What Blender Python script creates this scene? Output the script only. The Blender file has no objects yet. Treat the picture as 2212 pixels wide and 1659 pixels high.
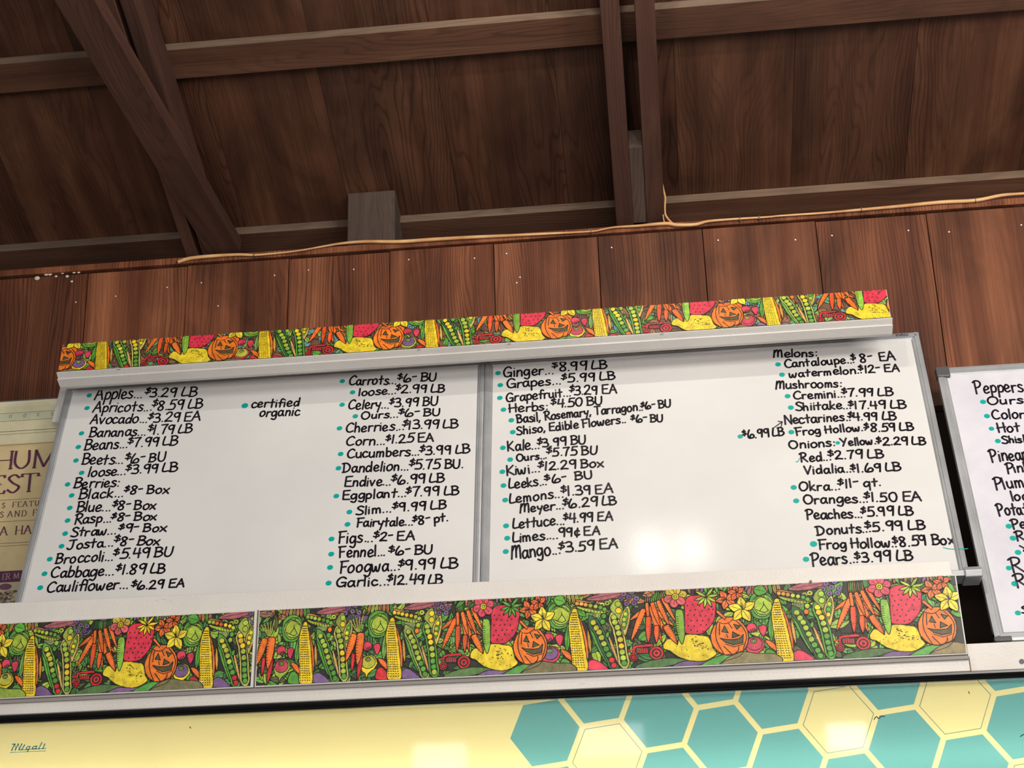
import bpy, bmesh, math, random
from mathutils import Vector, Matrix, geometry
random.seed(7)
SC = bpy.context.scene
COL = SC.collection

# ---------------------------------------------------------------- camera
FPX, CX, CY = 3322.0, 1106.0, 829.5
yaw, pit, rol = math.radians(5.36), math.radians(21.07), math.radians(-1.67)
Fv = Vector((-math.sin(yaw) * math.cos(pit), math.cos(yaw) * math.cos(pit), math.sin(pit)))
R0 = Vector((math.cos(yaw), math.sin(yaw), 0.0))
U0 = R0.cross(Fv)
Rv = R0 * math.cos(rol) + U0 * math.sin(rol)
Uv = -R0 * math.sin(rol) + U0 * math.cos(rol)
CAM = Vector((0, 0, 1.6))
cd = bpy.data.cameras.new('camera')
cam = bpy.data.objects.new('camera', cd)
COL.objects.link(cam)
cd.sensor_width = 36.0
cd.lens = FPX / 2212.0 * 36.0
cd.clip_start = 0.05
cam.matrix_world = Matrix(((Rv.x, Uv.x, -Fv.x, CAM.x), (Rv.y, Uv.y, -Fv.y, CAM.y), (Rv.z, Uv.z, -Fv.z, CAM.z), (0, 0, 0, 1)))
SC.camera = cam

# ---------------------------------------------------------------- world, lamps, exposure
w = bpy.data.worlds.new('world')
SC.world = w
w.use_nodes = True
w.node_tree.nodes['Background'].inputs[0].default_value = (0.95, 0.97, 1.0, 1)
w.node_tree.nodes['Background'].inputs[1].default_value = 0.2
SC.view_settings.view_transform = 'Standard'
SC.view_settings.look = 'None'
SC.view_settings.exposure = 0.10
SC.view_settings.gamma = 1.0
SC.view_settings.use_curve_mapping = False


def lamp(name, kind, loc, power, col, size=0.1, size_y=None, look=None):
    d = bpy.data.lights.new(name, kind)
    d.energy = power
    d.color = col
    if kind == 'AREA':
        d.shape = 'RECTANGLE'
        d.size = size
        d.size_y = size_y or size
    else:
        d.shadow_soft_size = size
    o = bpy.data.objects.new(name, d)
    COL.objects.link(o)
    o.location = loc
    if look is not None:
        o.rotation_euler = (Vector(look) - Vector(loc)).to_track_quat('-Z', 'Y').to_euler()
    return o


lamp('ceiling_lamp', 'POINT', (-0.03, 2.78, 4.20), 17, (1.0, 0.93, 0.83), 0.025)
lamp('ceiling_lamp', 'POINT', (0.14, 2.78, 4.20), 13, (1.0, 0.93, 0.83), 0.02)
lamp('right_fill_light', 'AREA', (1.9, 1.2, 3.7), 70, (1.0, 0.93, 0.84), 1.8, 0.6, (1.2, 4.0, 3.7))  # broad unseen fill, added to brighten the ceiling on the right
for wx, wz, ws, wh in ((-1.80, 3.20, .42, .26), (-0.45, 3.30, .50, .24), (1.36, 3.25, .30, .20)):
    lamp('high_window', 'AREA', (wx, -4.5, wz), 3.0, (0.97, 0.98, 1.0), ws, wh, (wx, 4, wz))
lamp('daylight_opening', 'AREA', (0.6, -4.5, 1.25), 300, (1.0, 0.97, 0.93), 6.0, 1.9, (0, 4, 2.2))

# ---------------------------------------------------------------- frames and helpers


class PL:
    """a plane of the place: lean in degrees from the vertical, top away from the viewer"""

    def __init__(s, y, z, lean, x=0.0):
        a = math.radians(lean)
        s.O = Vector((x, y, z))
        s.V = Vector((0, math.sin(a), math.cos(a)))
        s.N = Vector((0, -math.cos(a), math.sin(a)))
        n = -s.N
        s.M = Matrix(((1, n.x, s.V.x, s.O.x), (0, n.y, s.V.y, s.O.y), (0, n.z, s.V.z, s.O.z), (0, 0, 0, 1)))

    def uv(s, px, py, w=0.0):
        r = Fv + Rv * ((px - CX) / FPX) - Uv * ((py - CY) / FPX)
        t = ((s.O + s.N * w - CAM).dot(s.N)) / r.dot(s.N)
        p = CAM + r * t
        return (p.x - s.O.x, (p - s.O).dot(s.V))


ID = Matrix.Identity(4)
WM = {}


def tag(o, label=None, cat=None, group=None, kind=None):
    if label: o['label'] = label
    if cat: o['category'] = cat
    if group: o['group'] = group
    if kind: o['kind'] = kind
    return o


def empty(name, loc=(0, 0, 0), frame=None):
    o = bpy.data.objects.new(name, None)
    COL.objects.link(o)
    o.empty_display_size = 0.1
    m = frame.copy() if frame is not None else Matrix.Translation(Vector(loc))
    o.matrix_basis = m
    WM[o.name] = m
    return o


def mk(name, verts, faces, mats, parent=None, frame=ID, smooth=False, bevel=0.0, cols=None, fm=None):
    me = bpy.data.meshes.new(name)
    me.from_pydata([tuple(v) for v in verts], [], faces)
    for m in (mats if isinstance(mats, (list, tuple)) else [mats]):
        me.materials.append(m)
    if fm:
        for p, k in zip(me.polygons, fm): p.material_index = k
    if cols:
        at = me.color_attributes.new('Col', 'FLOAT_COLOR', 'CORNER')
        buf = []
        for p in me.polygons:
            c = cols[p.index]
            for _ in range(p.loop_total): buf.extend((c[0], c[1], c[2], 1.0))
        at.data.foreach_set('color', buf)
    if smooth:
        for p in me.polygons: p.use_smooth = True
    o = bpy.data.objects.new(name, me)
    COL.objects.link(o)
    if parent is not None:
        o.parent = parent
        o.matrix_basis = WM[parent.name].inverted() @ frame
    else:
        o.matrix_basis = frame
    WM[o.name] = frame.copy()
    if bevel > 0:
        b = o.modifiers.new('bevel', 'BEVEL')
        b.width = bevel
        b.segments = 2
        b.limit_method = 'ANGLE'
    return o


def boxv(u0, u1, v0, v1, w0, w1):
    """box in plane coordinates (u across, v up, w towards the viewer)"""
    vs = [(u, -w_, v) for w_ in (w1, w0) for v in (v0, v1) for u in (u0, u1)]
    fs = [(0, 1, 3, 2), (5, 4, 6, 7), (4, 0, 2, 6), (1, 5, 7, 3), (2, 3, 7, 6), (4, 5, 1, 0)]
    return vs, fs


def box(name, ext, mat, parent=None, frame=ID, bevel=0.0):
    vs, fs = boxv(*ext)
    return mk(name, vs, fs, mat, parent, frame, bevel=bevel)


def boxes(name, exts, mat, parent=None, frame=ID, bevel=0.0):
    V, F = [], []
    for e in exts:
        vs, fs = boxv(*e)
        k = len(V)
        V += vs
        F += [tuple(i + k for i in f) for f in fs]
    return mk(name, V, F, mat, parent, frame, bevel=bevel)


def prism(name, prof, x0, x1, mat, parent=None, frame=ID, bevel=0.0, smooth=False):
    """profile of (w, v) points swept from x0 to x1"""
    n = len(prof)
    V = [(x0, -a, b) for a, b in prof] + [(x1, -a, b) for a, b in prof]
    F = [tuple(range(n)), tuple(reversed(range(n, 2 * n)))]
    for i in range(n):
        j = (i + 1) % n
        F.append((j, i, i + n, j + n))
    o = mk(name, V, F, mat, parent, frame, bevel=bevel)
    bm = bmesh.new(); bm.from_mesh(o.data)
    bmesh.ops.recalc_face_normals(bm, faces=bm.faces)
    bm.to_mesh(o.data); bm.free()
    return o


def cr(pts, n=6, closed=False):
    """Catmull-Rom through the points"""
    P = list(pts)
    if len(P) < 3: return P
    out = []
    m = len(P)
    rng = range(m if closed else m - 1)
    for i in rng:
        if closed:
            a, b, c, d = P[(i - 1) % m], P[i], P[(i + 1) % m], P[(i + 2) % m]
        else:
            a, b, c, d = P[max(i - 1, 0)], P[i], P[i + 1], P[min(i + 2, m - 1)]
        for k in range(n):
            t = k / n
            t2, t3 = t * t, t * t * t
            out.append(tuple(0.5 * (2 * b[q] + (c[q] - a[q]) * t + (2 * a[q] - 5 * b[q] + 4 * c[q] - d[q]) * t2 + (3 * b[q] - a[q] - 3 * c[q] + d[q]) * t3) for q in range(len(b))))
    if not closed: out.append(P[-1])
    return out


def tube(name, pts, r, mat, parent=None, frame=ID, n=8):
    V, F = [], []
    P = [Vector(p) for p in pts]
    for i, p in enumerate(P):
        t = (P[min(i + 1, len(P) - 1)] - P[max(i - 1, 0)]).normalized()
        a = t.cross(Vector((0, 1, 0.01))).normalized()
        b = t.cross(a)
        rr = r[i] if isinstance(r, list) else r
        for k in range(n):
            an = 2 * math.pi * k / n
            V.append(p + a * math.cos(an) * rr + b * math.sin(an) * rr)
    for i in range(len(P) - 1):
        for k in range(n):
            F.append((i * n + k, i * n + (k + 1) % n, (i + 1) * n + (k + 1) % n, (i + 1) * n + k))
    F.append(tuple(range(n)))
    F.append(tuple(reversed(range(len(V) - n, len(V)))))
    return mk(name, V, F, mat, parent, frame, smooth=True)


# ---------------------------------------------------------------- materials
def nmat(name, rough=0.5, metal=0.0, color=(0.5, 0.5, 0.5), coat=0.0, spec=0.5):
    m = bpy.data.materials.new(name)
    m.use_nodes = True
    b = m.node_tree.nodes['Principled BSDF']
    b.inputs['Base Color'].default_value = (*color, 1)
    b.inputs['Roughness'].default_value = rough
    b.inputs['Metallic'].default_value = metal
    b.inputs['Coat Weight'].default_value = coat
    b.inputs['Specular IOR Level'].default_value = spec
    return m, m.node_tree, b


def coords(nt, scale, rnd=True, loc=(0, 0, 0)):
    tc = nt.nodes.new('ShaderNodeTexCoord')
    mp = nt.nodes.new('ShaderNodeMapping')
    mp.inputs['Scale'].default_value = scale
    nt.links.new(tc.outputs['Object'], mp.inputs['Vector'])
    if rnd:
        oi = nt.nodes.new('ShaderNodeObjectInfo')
        mu = nt.nodes.new('ShaderNodeMath'); mu.operation = 'MULTIPLY'; mu.inputs[1].default_value = 57.0
        nt.links.new(oi.outputs['Random'], mu.inputs[0])
        cb = nt.nodes.new('ShaderNodeCombineXYZ')
        for k in range(3): nt.links.new(mu.outputs[0], cb.inputs[k])
        nt.links.new(cb.outputs[0], mp.inputs['Location'])
    return mp.outputs[0]


def noise(nt, vec, scale=1.0, detail=4, rough=0.55, dist=0.0):
    n = nt.nodes.new('ShaderNodeTexNoise')
    n.inputs['Scale'].default_value = scale
    n.inputs['Detail'].default_value = detail
    n.inputs['Roughness'].default_value = rough
    n.inputs['Distortion'].default_value = dist
    nt.links.new(vec, n.inputs['Vector'])
    return n.outputs[0]


def ramp(nt, fac, stops):
    r = nt.nodes.new('ShaderNodeValToRGB')
    e = r.color_ramp.elements
    while len(e) < len(stops): e.new(0.5)
    for k, (p, c) in enumerate(stops):
        e[k].position = p
        e[k].color = (*c, 1)
    nt.links.new(fac, r.inputs[0])
    return r.outputs[0]


def mixc(nt, a, b, fac, mode='MULTIPLY'):
    m = nt.nodes.new('ShaderNodeMix')
    m.data_type = 'RGBA'
    m.blend_type = mode
    for i, v in ((6, a), (7, b)):
        if isinstance(v, tuple): m.inputs[i].default_value = (*v, 1)
        else: nt.links.new(v, m.inputs[i])
    if isinstance(fac, float): m.inputs[0].default_value = fac
    else: nt.links.new(fac, m.inputs[0])
    return m.outputs[2]


def bump(nt, b, h, strength=0.3, dist=0.002):
    bp = nt.nodes.new('ShaderNodeBump')
    bp.inputs['Strength'].default_value = strength
    bp.inputs['Distance'].default_value = dist
    nt.links.new(h, bp.inputs['Height'])
    nt.links.new(bp.outputs[0], b.inputs['Normal'])


def mth(nt, op, a, b=0.0):
    m = nt.nodes.new('ShaderNodeMath'); m.operation = op
    for i, v in ((0, a), (1, b)):
        if isinstance(v, (int, float)): m.inputs[i].default_value = v
        else: nt.links.new(v, m.inputs[i])
    return m.outputs[0]


def wood(name, dark, mid, light, rough=0.6, axis='z', rings=70.0, stain=0.6, contrast=1.0, wob=5.0, spec=0.25):
    """sawn wood: growth rings cut at a slant, fine grain and stains running along one axis"""
    m, nt, b = nmat(name, rough, spec=spec)
    ax = {'z': (1, 1, 0.07), 'x': (0.07, 1, 1)}[axis]
    bands = noise(nt, coords(nt, tuple(11.0 * a * (.6 if a < .5 else 1) for a in ax)), 1.0, 4, 0.6, 0.5)
    warp = noise(nt, coords(nt, tuple(5.5 * a * (2.4 if a < .5 else 1) for a in ax)), 1.0, 2, 0.45, 0.3)
    warp2 = noise(nt, coords(nt, tuple(26.0 * a * (2.2 if a < .5 else 1) for a in ax)), 1.0, 2, 0.5)
    sp = nt.nodes.new('ShaderNodeSeparateXYZ')
    nt.links.new(coords(nt, (1, 1, 1)), sp.inputs[0])
    c0 = sp.outputs[0 if axis == 'z' else 2]
    ph = mth(nt, 'ADD', mth(nt, 'MULTIPLY', c0, rings), mth(nt, 'ADD', mth(nt, 'MULTIPLY', warp, wob * 4), mth(nt, 'MULTIPLY', warp2, 1.3)))
    s = mth(nt, 'ADD', mth(nt, 'MULTIPLY', mth(nt, 'SINE', mth(nt, 'MULTIPLY', ph, 6.283)), .5), .5)
    fineg = noise(nt, coords(nt, tuple(170.0 * a * (0.3 if a < 0.5 else 1) for a in ax)), 1.0, 3, 0.6)
    base = ramp(nt, bands, [(0.30, dark), (0.5, mid), (0.70, light)])
    g = ramp(nt, s, [(0.0, (1 - 0.62 * contrast,) * 3), (0.26, (1, 1, 1)), (1.0, (1.06, 1.05, 1.04))])
    mask = ramp(nt, noise(nt, coords(nt, tuple(3.2 * a * (2 if a < .5 else 1) for a in ax)), 1.0, 2, 0.5), [(0.40, (0.08,) * 3), (0.62, (1, 1, 1))])
    c = mixc(nt, base, g, mask)
    g2 = ramp(nt, fineg, [(0.30, (1 - 0.38 * contrast,) * 3), (0.6, (1.04, 1.04, 1.04))])
    c = mixc(nt, c, g2, 0.75)
    st = noise(nt, coords(nt, (1.5, 1.5, 0.8) if axis == 'z' else (.8, 1.5, 1.5)), 2.2, 4, 0.6, 0.6)
    sr = ramp(nt, st, [(0.34, (1 - stain,) * 3), (0.60, (1.08, 1.06, 1.04))])
    c = mixc(nt, c, sr, 1.0)
    # knots
    vo = nt.nodes.new('ShaderNodeTexVoronoi')
    vo.inputs['Scale'].default_value = 1.0
    nt.links.new(coords(nt, (2.6, 2.6, 1.9) if axis == 'z' else (1.9, 2.6, 2.6)), vo.inputs['Vector'])
    kn = ramp(nt, vo.outputs['Distance'], [(0.028, (0.42,) * 3), (0.05, (0.75,) * 3), (0.075, (1, 1, 1))])
    c = mixc(nt, c, kn, 0.8)
    oi = nt.nodes.new('ShaderNodeObjectInfo')
    tone = ramp(nt, oi.outputs['Random'], [(0.0, (0.78, 0.76, 0.76)), (0.5, (0.96, 0.93, 0.9)), (1.0, (1.15, 1.08, 1.0))])
    c = mixc(nt, c, tone, 1.0)
    nt.links.new(c, b.inputs['Base Color'])
    bump(nt, b, fineg, 0.4, 0.003)
    return m


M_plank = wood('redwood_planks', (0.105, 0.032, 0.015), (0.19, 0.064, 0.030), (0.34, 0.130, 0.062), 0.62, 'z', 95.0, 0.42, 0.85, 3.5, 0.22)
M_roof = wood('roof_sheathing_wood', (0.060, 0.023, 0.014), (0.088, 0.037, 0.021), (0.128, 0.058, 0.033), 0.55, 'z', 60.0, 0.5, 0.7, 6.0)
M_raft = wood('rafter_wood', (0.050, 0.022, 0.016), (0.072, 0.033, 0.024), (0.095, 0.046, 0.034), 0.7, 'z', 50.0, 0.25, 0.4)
M_purl = wood('purlin_wood', (0.062, 0.026, 0.016), (0.088, 0.040, 0.024), (0.12, 0.058, 0.036), 0.7, 'x', 60.0, 0.3, 0.5)
M_edgew = wood('dusty_sawn_edge', (0.13, 0.090, 0.066), (0.17, 0.122, 0.090), (0.21, 0.155, 0.115), 0.8, 'x', 60.0, 0.25, 0.4)
M_grey = wood('weathered_beam_wood', (0.050, 0.034, 0.028), (0.070, 0.049, 0.041), (0.095, 0.068, 0.057), 0.8, 'z', 50.0, 0.2, 0.3)
M_batten = wood('batten_wood', (0.22, 0.13, 0.09), (0.32, 0.20, 0.14), (0.42, 0.28, 0.20), 0.7, 'x', 70.0, 0.3)

M_wb, nt, b = nmat('whiteboard_enamel', 0.6, 0, (0.66, 0.645, 0.62), 0.24, 0.12)
b.inputs['Coat Roughness'].default_value = 0.15
v = coords(nt, (1, 1, 1))
n1 = noise(nt, v, 2.0, 4, 0.6)
nt.links.new(ramp(nt, n1, [(0.3, (0.69, 0.675, 0.66)), (0.65, (0.76, 0.745, 0.72))]), b.inputs['Base Color'])
n2 = noise(nt, coords(nt, (420, 420, 420), False), 1.0, 1, 0.5)
bp = nt.nodes.new('ShaderNodeBump'); bp.inputs['Strength'].default_value = 0.10; bp.inputs['Distance'].default_value = 0.0006
nt.links.new(n2, bp.inputs['Height']); nt.links.new(bp.outputs[0], b.inputs['Coat Normal'])

M_wb3, nt, b = nmat('whiteboard_worn_sheet', 0.55, 0, (0.62, 0.60, 0.66))
n1 = noise(nt, coords(nt, (6, 6, 6)), 1.0, 5, 0.65)
nt.links.new(ramp(nt, n1, [(0.25, (0.60, 0.58, 0.64)), (0.6, (0.71, 0.69, 0.75))]), b.inputs['Base Color'])

M_alu, nt, b = nmat('frame_aluminium', 0.42, 0.3, (0.55, 0.55, 0.56))
n1 = noise(nt, coords(nt, (8, 60, 8)), 1.0, 4, 0.6)
nt.links.new(ramp(nt, n1, [(0.3, (0.33, 0.34, 0.35)), (0.7, (0.47, 0.48, 0.49))]), b.inputs['Base Color'])
M_alud, _, _ = nmat('frame_groove', 0.5, 0.6, (0.28, 0.28, 0.29))
M_plas, _, _ = nmat('dark_grey_plastic', 0.45, 0, (0.09, 0.09, 0.095))


def painted(name, base, dirt, amt=0.5, rough=0.55):
    m, nt, b = nmat(name, rough, 0, base)
    n1 = noise(nt, coords(nt, (3, 3, 3)), 1.0, 5, 0.65)
    c = ramp(nt, n1, [(0.3, tuple(x * 0.88 for x in base)), (0.65, base)])
    n2 = noise(nt, coords(nt, (14, 40, 60)), 1.0, 4, 0.7)
    f = nt.nodes.new('ShaderNodeMapRange')
    f.inputs[1].default_value = 0.69; f.inputs[2].default_value = 0.76; f.inputs[3].default_value = 0; f.inputs[4].default_value = amt
    nt.links.new(n2, f.inputs[0])
    c = mixc(nt, c, dirt, f.outputs[0], 'MIX')
    nt.links.new(c, b.inputs['Base Color'])
    n3 = noise(nt, coords(nt, (170, 170, 170)), 1.0, 3, 0.6)
    bump(nt, b, n3, 0.5, 0.002)
    return m


M_white = painted('white_painted_wood', (0.76, 0.715, 0.66), (0.30, 0.22, 0.17), 0.5, 0.45)
M_trim = painted('white_trim_paint', (0.66, 0.63, 0.60), (0.35, 0.30, 0.27), 0.2, 0.45)
M_edge, _, _ = nmat('panel_edge_grey', 0.6, 0, (0.30, 0.27, 0.25))
M_ink, _, _ = nmat('black_marker_ink', 0.45, 0, (0.012, 0.008, 0.016))
M_green, _, _ = nmat('green_marker_ink', 0.35, 0, (0.0, 0.40, 0.34))
M_black, nt, b = nmat('gloss_black_frame', 0.16, 0, (0.005, 0.005, 0.006), 0.0, 0.4)
M_blk2, _, _ = nmat('matt_black_gasket', 0.7, 0, (0.004, 0.004, 0.004))
M_cable, nt, b = nmat('tan_cable_jacket', 0.5, 0, (0.62, 0.34, 0.14))
nt.links.new(ramp(nt, noise(nt, coords(nt, (9, 9, 9)), 1.0, 3), [(0.35, (0.50, 0.24, 0.09)), (0.65, (0.74, 0.45, 0.20))]), b.inputs['Base Color'])
M_nail, _, _ = nmat('nail_steel', 0.35, 0.6, (0.8, 0.78, 0.76))
M_foam, _, _ = nmat('dried_foam', 0.8, 0, (0.62, 0.52, 0.42))
M_floor, nt, b = nmat('concrete_floor', 0.7, 0, (0.35, 0.33, 0.30))
nt.links.new(ramp(nt, noise(nt, coords(nt, (1, 1, 1)), 1.5, 6), [(0.3, (0.27, 0.25, 0.23)), (0.7, (0.40, 0.38, 0.35))]), b.inputs['Base Color'])
M_steel, _, _ = nmat('cooler_steel', 0.35, 0.8, (0.5, 0.5, 0.5))
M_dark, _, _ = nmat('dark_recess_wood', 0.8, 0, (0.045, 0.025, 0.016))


def colmat(name, rough, mott=0.25, scale=60.0, lift=(1.25, 1.2, 1.15)):
    """flat print: the mesh's own colours with a watercolour mottle"""
    m, nt, b = nmat(name, rough)
    at = nt.nodes.new('ShaderNodeVertexColor'); at.layer_name = 'Col'
    n1 = noise(nt, coords(nt, (scale,) * 3, False), 1.0, 4, 0.65, 0.5)
    g = ramp(nt, n1, [(0.3, (1 - mott, 1 - mott, 1 - mott)), (0.5, (1, 1, 1)), (0.72, lift)])
    c = mixc(nt, at.outputs[0], g, 1.0)
    nt.links.new(c, b.inputs['Base Color'])
    return m


M_art = colmat('hand_coloured_print', 0.45, 0.35, 55.0, (1.3, 1.35, 1.2))
M_print = colmat('poster_print', 0.55, 0.06, 30.0, (1.05, 1.05, 1.05))

# ---------------------------------------------------------------- stroke lettering
G = {
 'A': (.66, "!0,0 .32,1 .62,0;!.1,.36 .54,.40"), 'B': (.60, "!.08,0 .06,1;0,.97 .3,1 .5,.82 .38,.6 .1,.54;.1,.54 .48,.48 .57,.24 .36,.02 .02,.02"),
 'C': (.62, ".6,.84 .42,1 .18,.86 .03,.5 .12,.12 .35,0 .62,.12"), 'D': (.70, "!.12,.97 .12,.02;-.04,.95 .35,.98 .64,.66 .58,.25 .3,.03 .02,0"),
 'E': (.56, "!.54,1 .06,.97 .05,.03 .55,0;!.05,.52 .46,.54"), 'F': (.56, "!.12,0 .1,.97;!0,.97 .58,1;!.1,.5 .46,.53"),
 'G': (.68, ".62,.84 .42,1 .18,.88 .03,.5 .14,.08 .4,0 .58,.16;!.36,.42 .64,.42 .62,-.02"), 'H': (.64, "!.08,1 .08,0;!.56,1 .55,0;!0,.48 .66,.55"),
 'J': (.62, "!.08,.96 .64,1;.42,.98 .40,.3 .3,.03 .12,0 0,.14"), 'K': (.60, "!.08,1 .08,0;!.55,.95 .1,.45 .6,0"),
 'L': (.46, ".12,1 .04,.5 .03,.12 .16,.03 .52,.10"), 'M': (.80, "!.02,0 .1,1;.09,.62 .26,.98 .38,.9 .38,.1;.39,.62 .55,.98 .68,.88 .72,0"),
 'N': (.64, "!.04,0 .08,1 .56,0 .60,1"), 'O': (.72, ".34,1 .1,.84 .02,.42 .2,.03 .48,.04 .68,.4 .6,.85 .34,1 .22,.98"),
 'P': (.58, "!.12,1 .12,-.04;-.02,.9 .2,1.04 .5,.96 .55,.7 .35,.5 .14,.46"), 'R': (.62, "!.12,1 .12,0;-.02,.9 .2,1.04 .48,.96 .5,.7 .3,.53 .14,.5;!.22,.5 .62,0"),
 'S': (.54, ".52,.86 .3,1 .08,.82 .2,.6 .45,.4 .5,.14 .28,-.02 .0,.08"), 'T': (.60, "!0,1 .62,1;!.3,1 .3,0"),
 'U': (.60, ".05,1 .03,.3 .16,.02 .4,.03 .53,.35 .55,1"), 'V': (.56, "!0,1 .26,0 .56,1"), 'W': (.9, "!0,1 .2,0 .44,.9 .66,0 .88,1"),
 'Y': (.60, "!0,1 .28,.5;!.58,1 .16,0"), 'Q': (.72, ".34,1 .1,.84 .02,.42 .2,.03 .48,.04 .68,.4 .6,.85 .34,1;!.45,.2 .7,-.05"),
 '0': (.58, ".28,1 .06,.8 .03,.35 .2,.02 .42,.06 .54,.5 .46,.92 .28,1"), '1': (.22, "!.1,1 .08,0"),
 '2': (.56, ".03,.8 .2,1 .42,.94 .42,.65 .2,.3 .02,.03 .25,.06 .55,.02"), '3': (.52, ".03,.92 .25,1 .42,.85 .35,.6 .14,.53 .38,.5 .5,.25 .35,.02 .0,.06"),
 '4': (.54, "!.12,1 .04,.42 .54,.46;!.44,.98 .42,0"), '5': (.54, "!.54,1 .16,.98 .1,.55;.1,.55 .35,.62 .5,.35 .38,.04 .0,.03"),
 '6': (.62, ".24,1 .07,.58 .03,.18 .12,.01 .32,.0 .54,.08 .58,.32 .42,.46 .26,.32 .18,.06"), '7': (.50, "!0,.95 .48,1;.48,1 .3,.6 .2,0"),
 '8': (.52, ".44,.86 .25,1 .06,.86 .15,.62 .42,.32 .36,.02 .1,.02 .05,.25 .25,.5 .45,.75 .44,.88"), '9': (.54, ".46,.78 .3,1 .06,.85 .08,.6 .28,.5 .46,.76;.48,.98 .46,.5 .42,0"),
 'a': (.50, ".42,.48 .22,.6 .03,.35 .1,.03 .28,.05 .41,.3;.43,.58 .41,.22 .5,0"), 'b': (.46, "!.06,1 .05,0;.05,.35 .2,.58 .42,.45 .4,.12 .2,-.02 .05,.1"),
 'c': (.44, ".4,.5 .2,.6 .03,.35 .1,.04 .25,0 .44,.1"), 'd': (.50, ".4,.45 .2,.58 .03,.32 .1,.02 .28,.05 .42,.3;!.44,1 .44,0"),
 'e': (.46, ".05,.28 .3,.32 .4,.46 .22,.62 .04,.4 .07,.1 .22,0 .44,.1"), 'f': (.38, ".44,.92 .3,1 .18,.85 .16,0;!0,.52 .38,.55"),
 'g': (.50, ".42,.48 .22,.6 .03,.35 .1,.05 .28,.08 .42,.3;.44,.58 .44,-.1 .3,-.36 .04,-.26"), 'h': (.46, "!.06,1 .05,0;.05,.35 .22,.58 .37,.45 .39,0"),
 'i': (.16, "!.06,.55 .06,0;*.07,.80"), 'k': (.46, "!.06,1 .05,0;!.38,.58 .08,.26 .42,0"), 'l': (.16, "!.06,1 .06,0"),
 'm': (.68, "!.05,.58 .04,0;.05,.38 .18,.58 .30,.45 .30,0;.30,.38 .44,.58 .56,.45 .58,0"), 'n': (.48, "!.05,.58 .04,0;.05,.36 .22,.58 .38,.45 .40,0"),
 'o': (.50, ".24,.6 .04,.4 .08,.06 .28,0 .46,.25 .38,.55 .24,.6"), 'p': (.48, "!.05,.56 .06,-.40;.05,.4 .24,.6 .44,.4 .36,.06 .06,.05"),
 'q': (.50, ".42,.48 .22,.6 .03,.35 .1,.05 .28,.08 .42,.3;!.44,.58 .44,-.4"), 'r': (.38, "!.06,.56 .05,0;.05,.34 .18,.54 .38,.54"),
 's': (.42, ".37,.52 .2,.6 .06,.48 .2,.32 .38,.18 .25,0 .0,.05"), 't': (.40, "!.2,.92 .18,0;!0,.54 .40,.58"),
 'u': (.48, ".04,.58 .04,.15 .2,0 .38,.18;!.40,.58 .42,0"), 'v': (.42, "!0,.58 .18,0 .4,.58"),
 'w': (.66, ".0,.58 .06,.06 .2,.05 .29,.42 .36,.05 .5,.05 .60,.58"), 'x': (.44, "!0,.56 .42,0;!.42,.58 0,0"),
 'y': (.46, ".03,.58 .1,.26 .32,.26;!.44,.58 .2,-.38"),
 '.': (.16, "*.07,.03"), ':': (.20, "*.08,.05;*.1,.5"), ',': (.18, ".1,.06 .02,-.16"), '-': (.34, "!.02,.60 .32,.64"), ' ': (.26, ""),
 '$': (.42, ""), '\xa2': (.46, ".42,.5 .22,.6 .04,.36 .1,.05 .27,0 .44,.1;!.3,.85 .2,-.2"),
}
DOLLAR = ".44,.84 .24,.96 .06,.78 .2,.58 .42,.42 .44,.16 .22,.04 .0,.14;!.30,1.2 .20,-.2"


def parse(s):
    out = []
    for part in s.split(';'):
        if not part: continue
        k = part[0]
        body = part[1:] if k in '!*' else part
        pts = [tuple(float(q) for q in p.split(',')) for p in body.split()]
        out.append((k if k in '!*' else '~', pts))
    return out


def ribbons(name, strokes, r, mat, parent, frame, w=0.0006, wfun=None):
    """strokes of plane points drawn as flat ink with round ends"""
    V, F = [], []
    ND = 7
    for st in strokes:
        pts, rr = st if isinstance(st, tuple) and isinstance(st[0], list) else (st, r)
        for i in range(len(pts)):
            x, y = pts[i][0], pts[i][1]
            rd = rr
            if wfun is None:
                k = len(V)
                for a in range(ND):
                    V.append((x + rd * math.cos(2 * math.pi * a / ND), -w, y + rd * math.sin(2 * math.pi * a / ND)))
                F.append(tuple(range(k, k + ND)))
            if i + 1 < len(pts):
                x2, y2 = pts[i + 1][0], pts[i + 1][1]
                dx, dy = x2 - x, y2 - y
                L = math.hypot(dx, dy)
                if L < 1e-6: continue
                if wfun: rd = wfun(dx / L, dy / L) * rr
                nx, ny = -dy / L * rd, dx / L * rd
                ex, ey = (dx / L * rd * .3, dy / L * rd * .3) if wfun else (0, 0)
                k = len(V)
                V += [(x + nx - ex, -w, y + ny - ey), (x - nx - ex, -w, y - ny - ey), (x2 - nx + ex, -w, y2 - ny + ey), (x2 + nx + ex, -w, y2 + ny + ey)]
                F.append((k, k + 1, k + 2, k + 3))
    return mk(name, V, F, mat, parent, frame)


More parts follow.
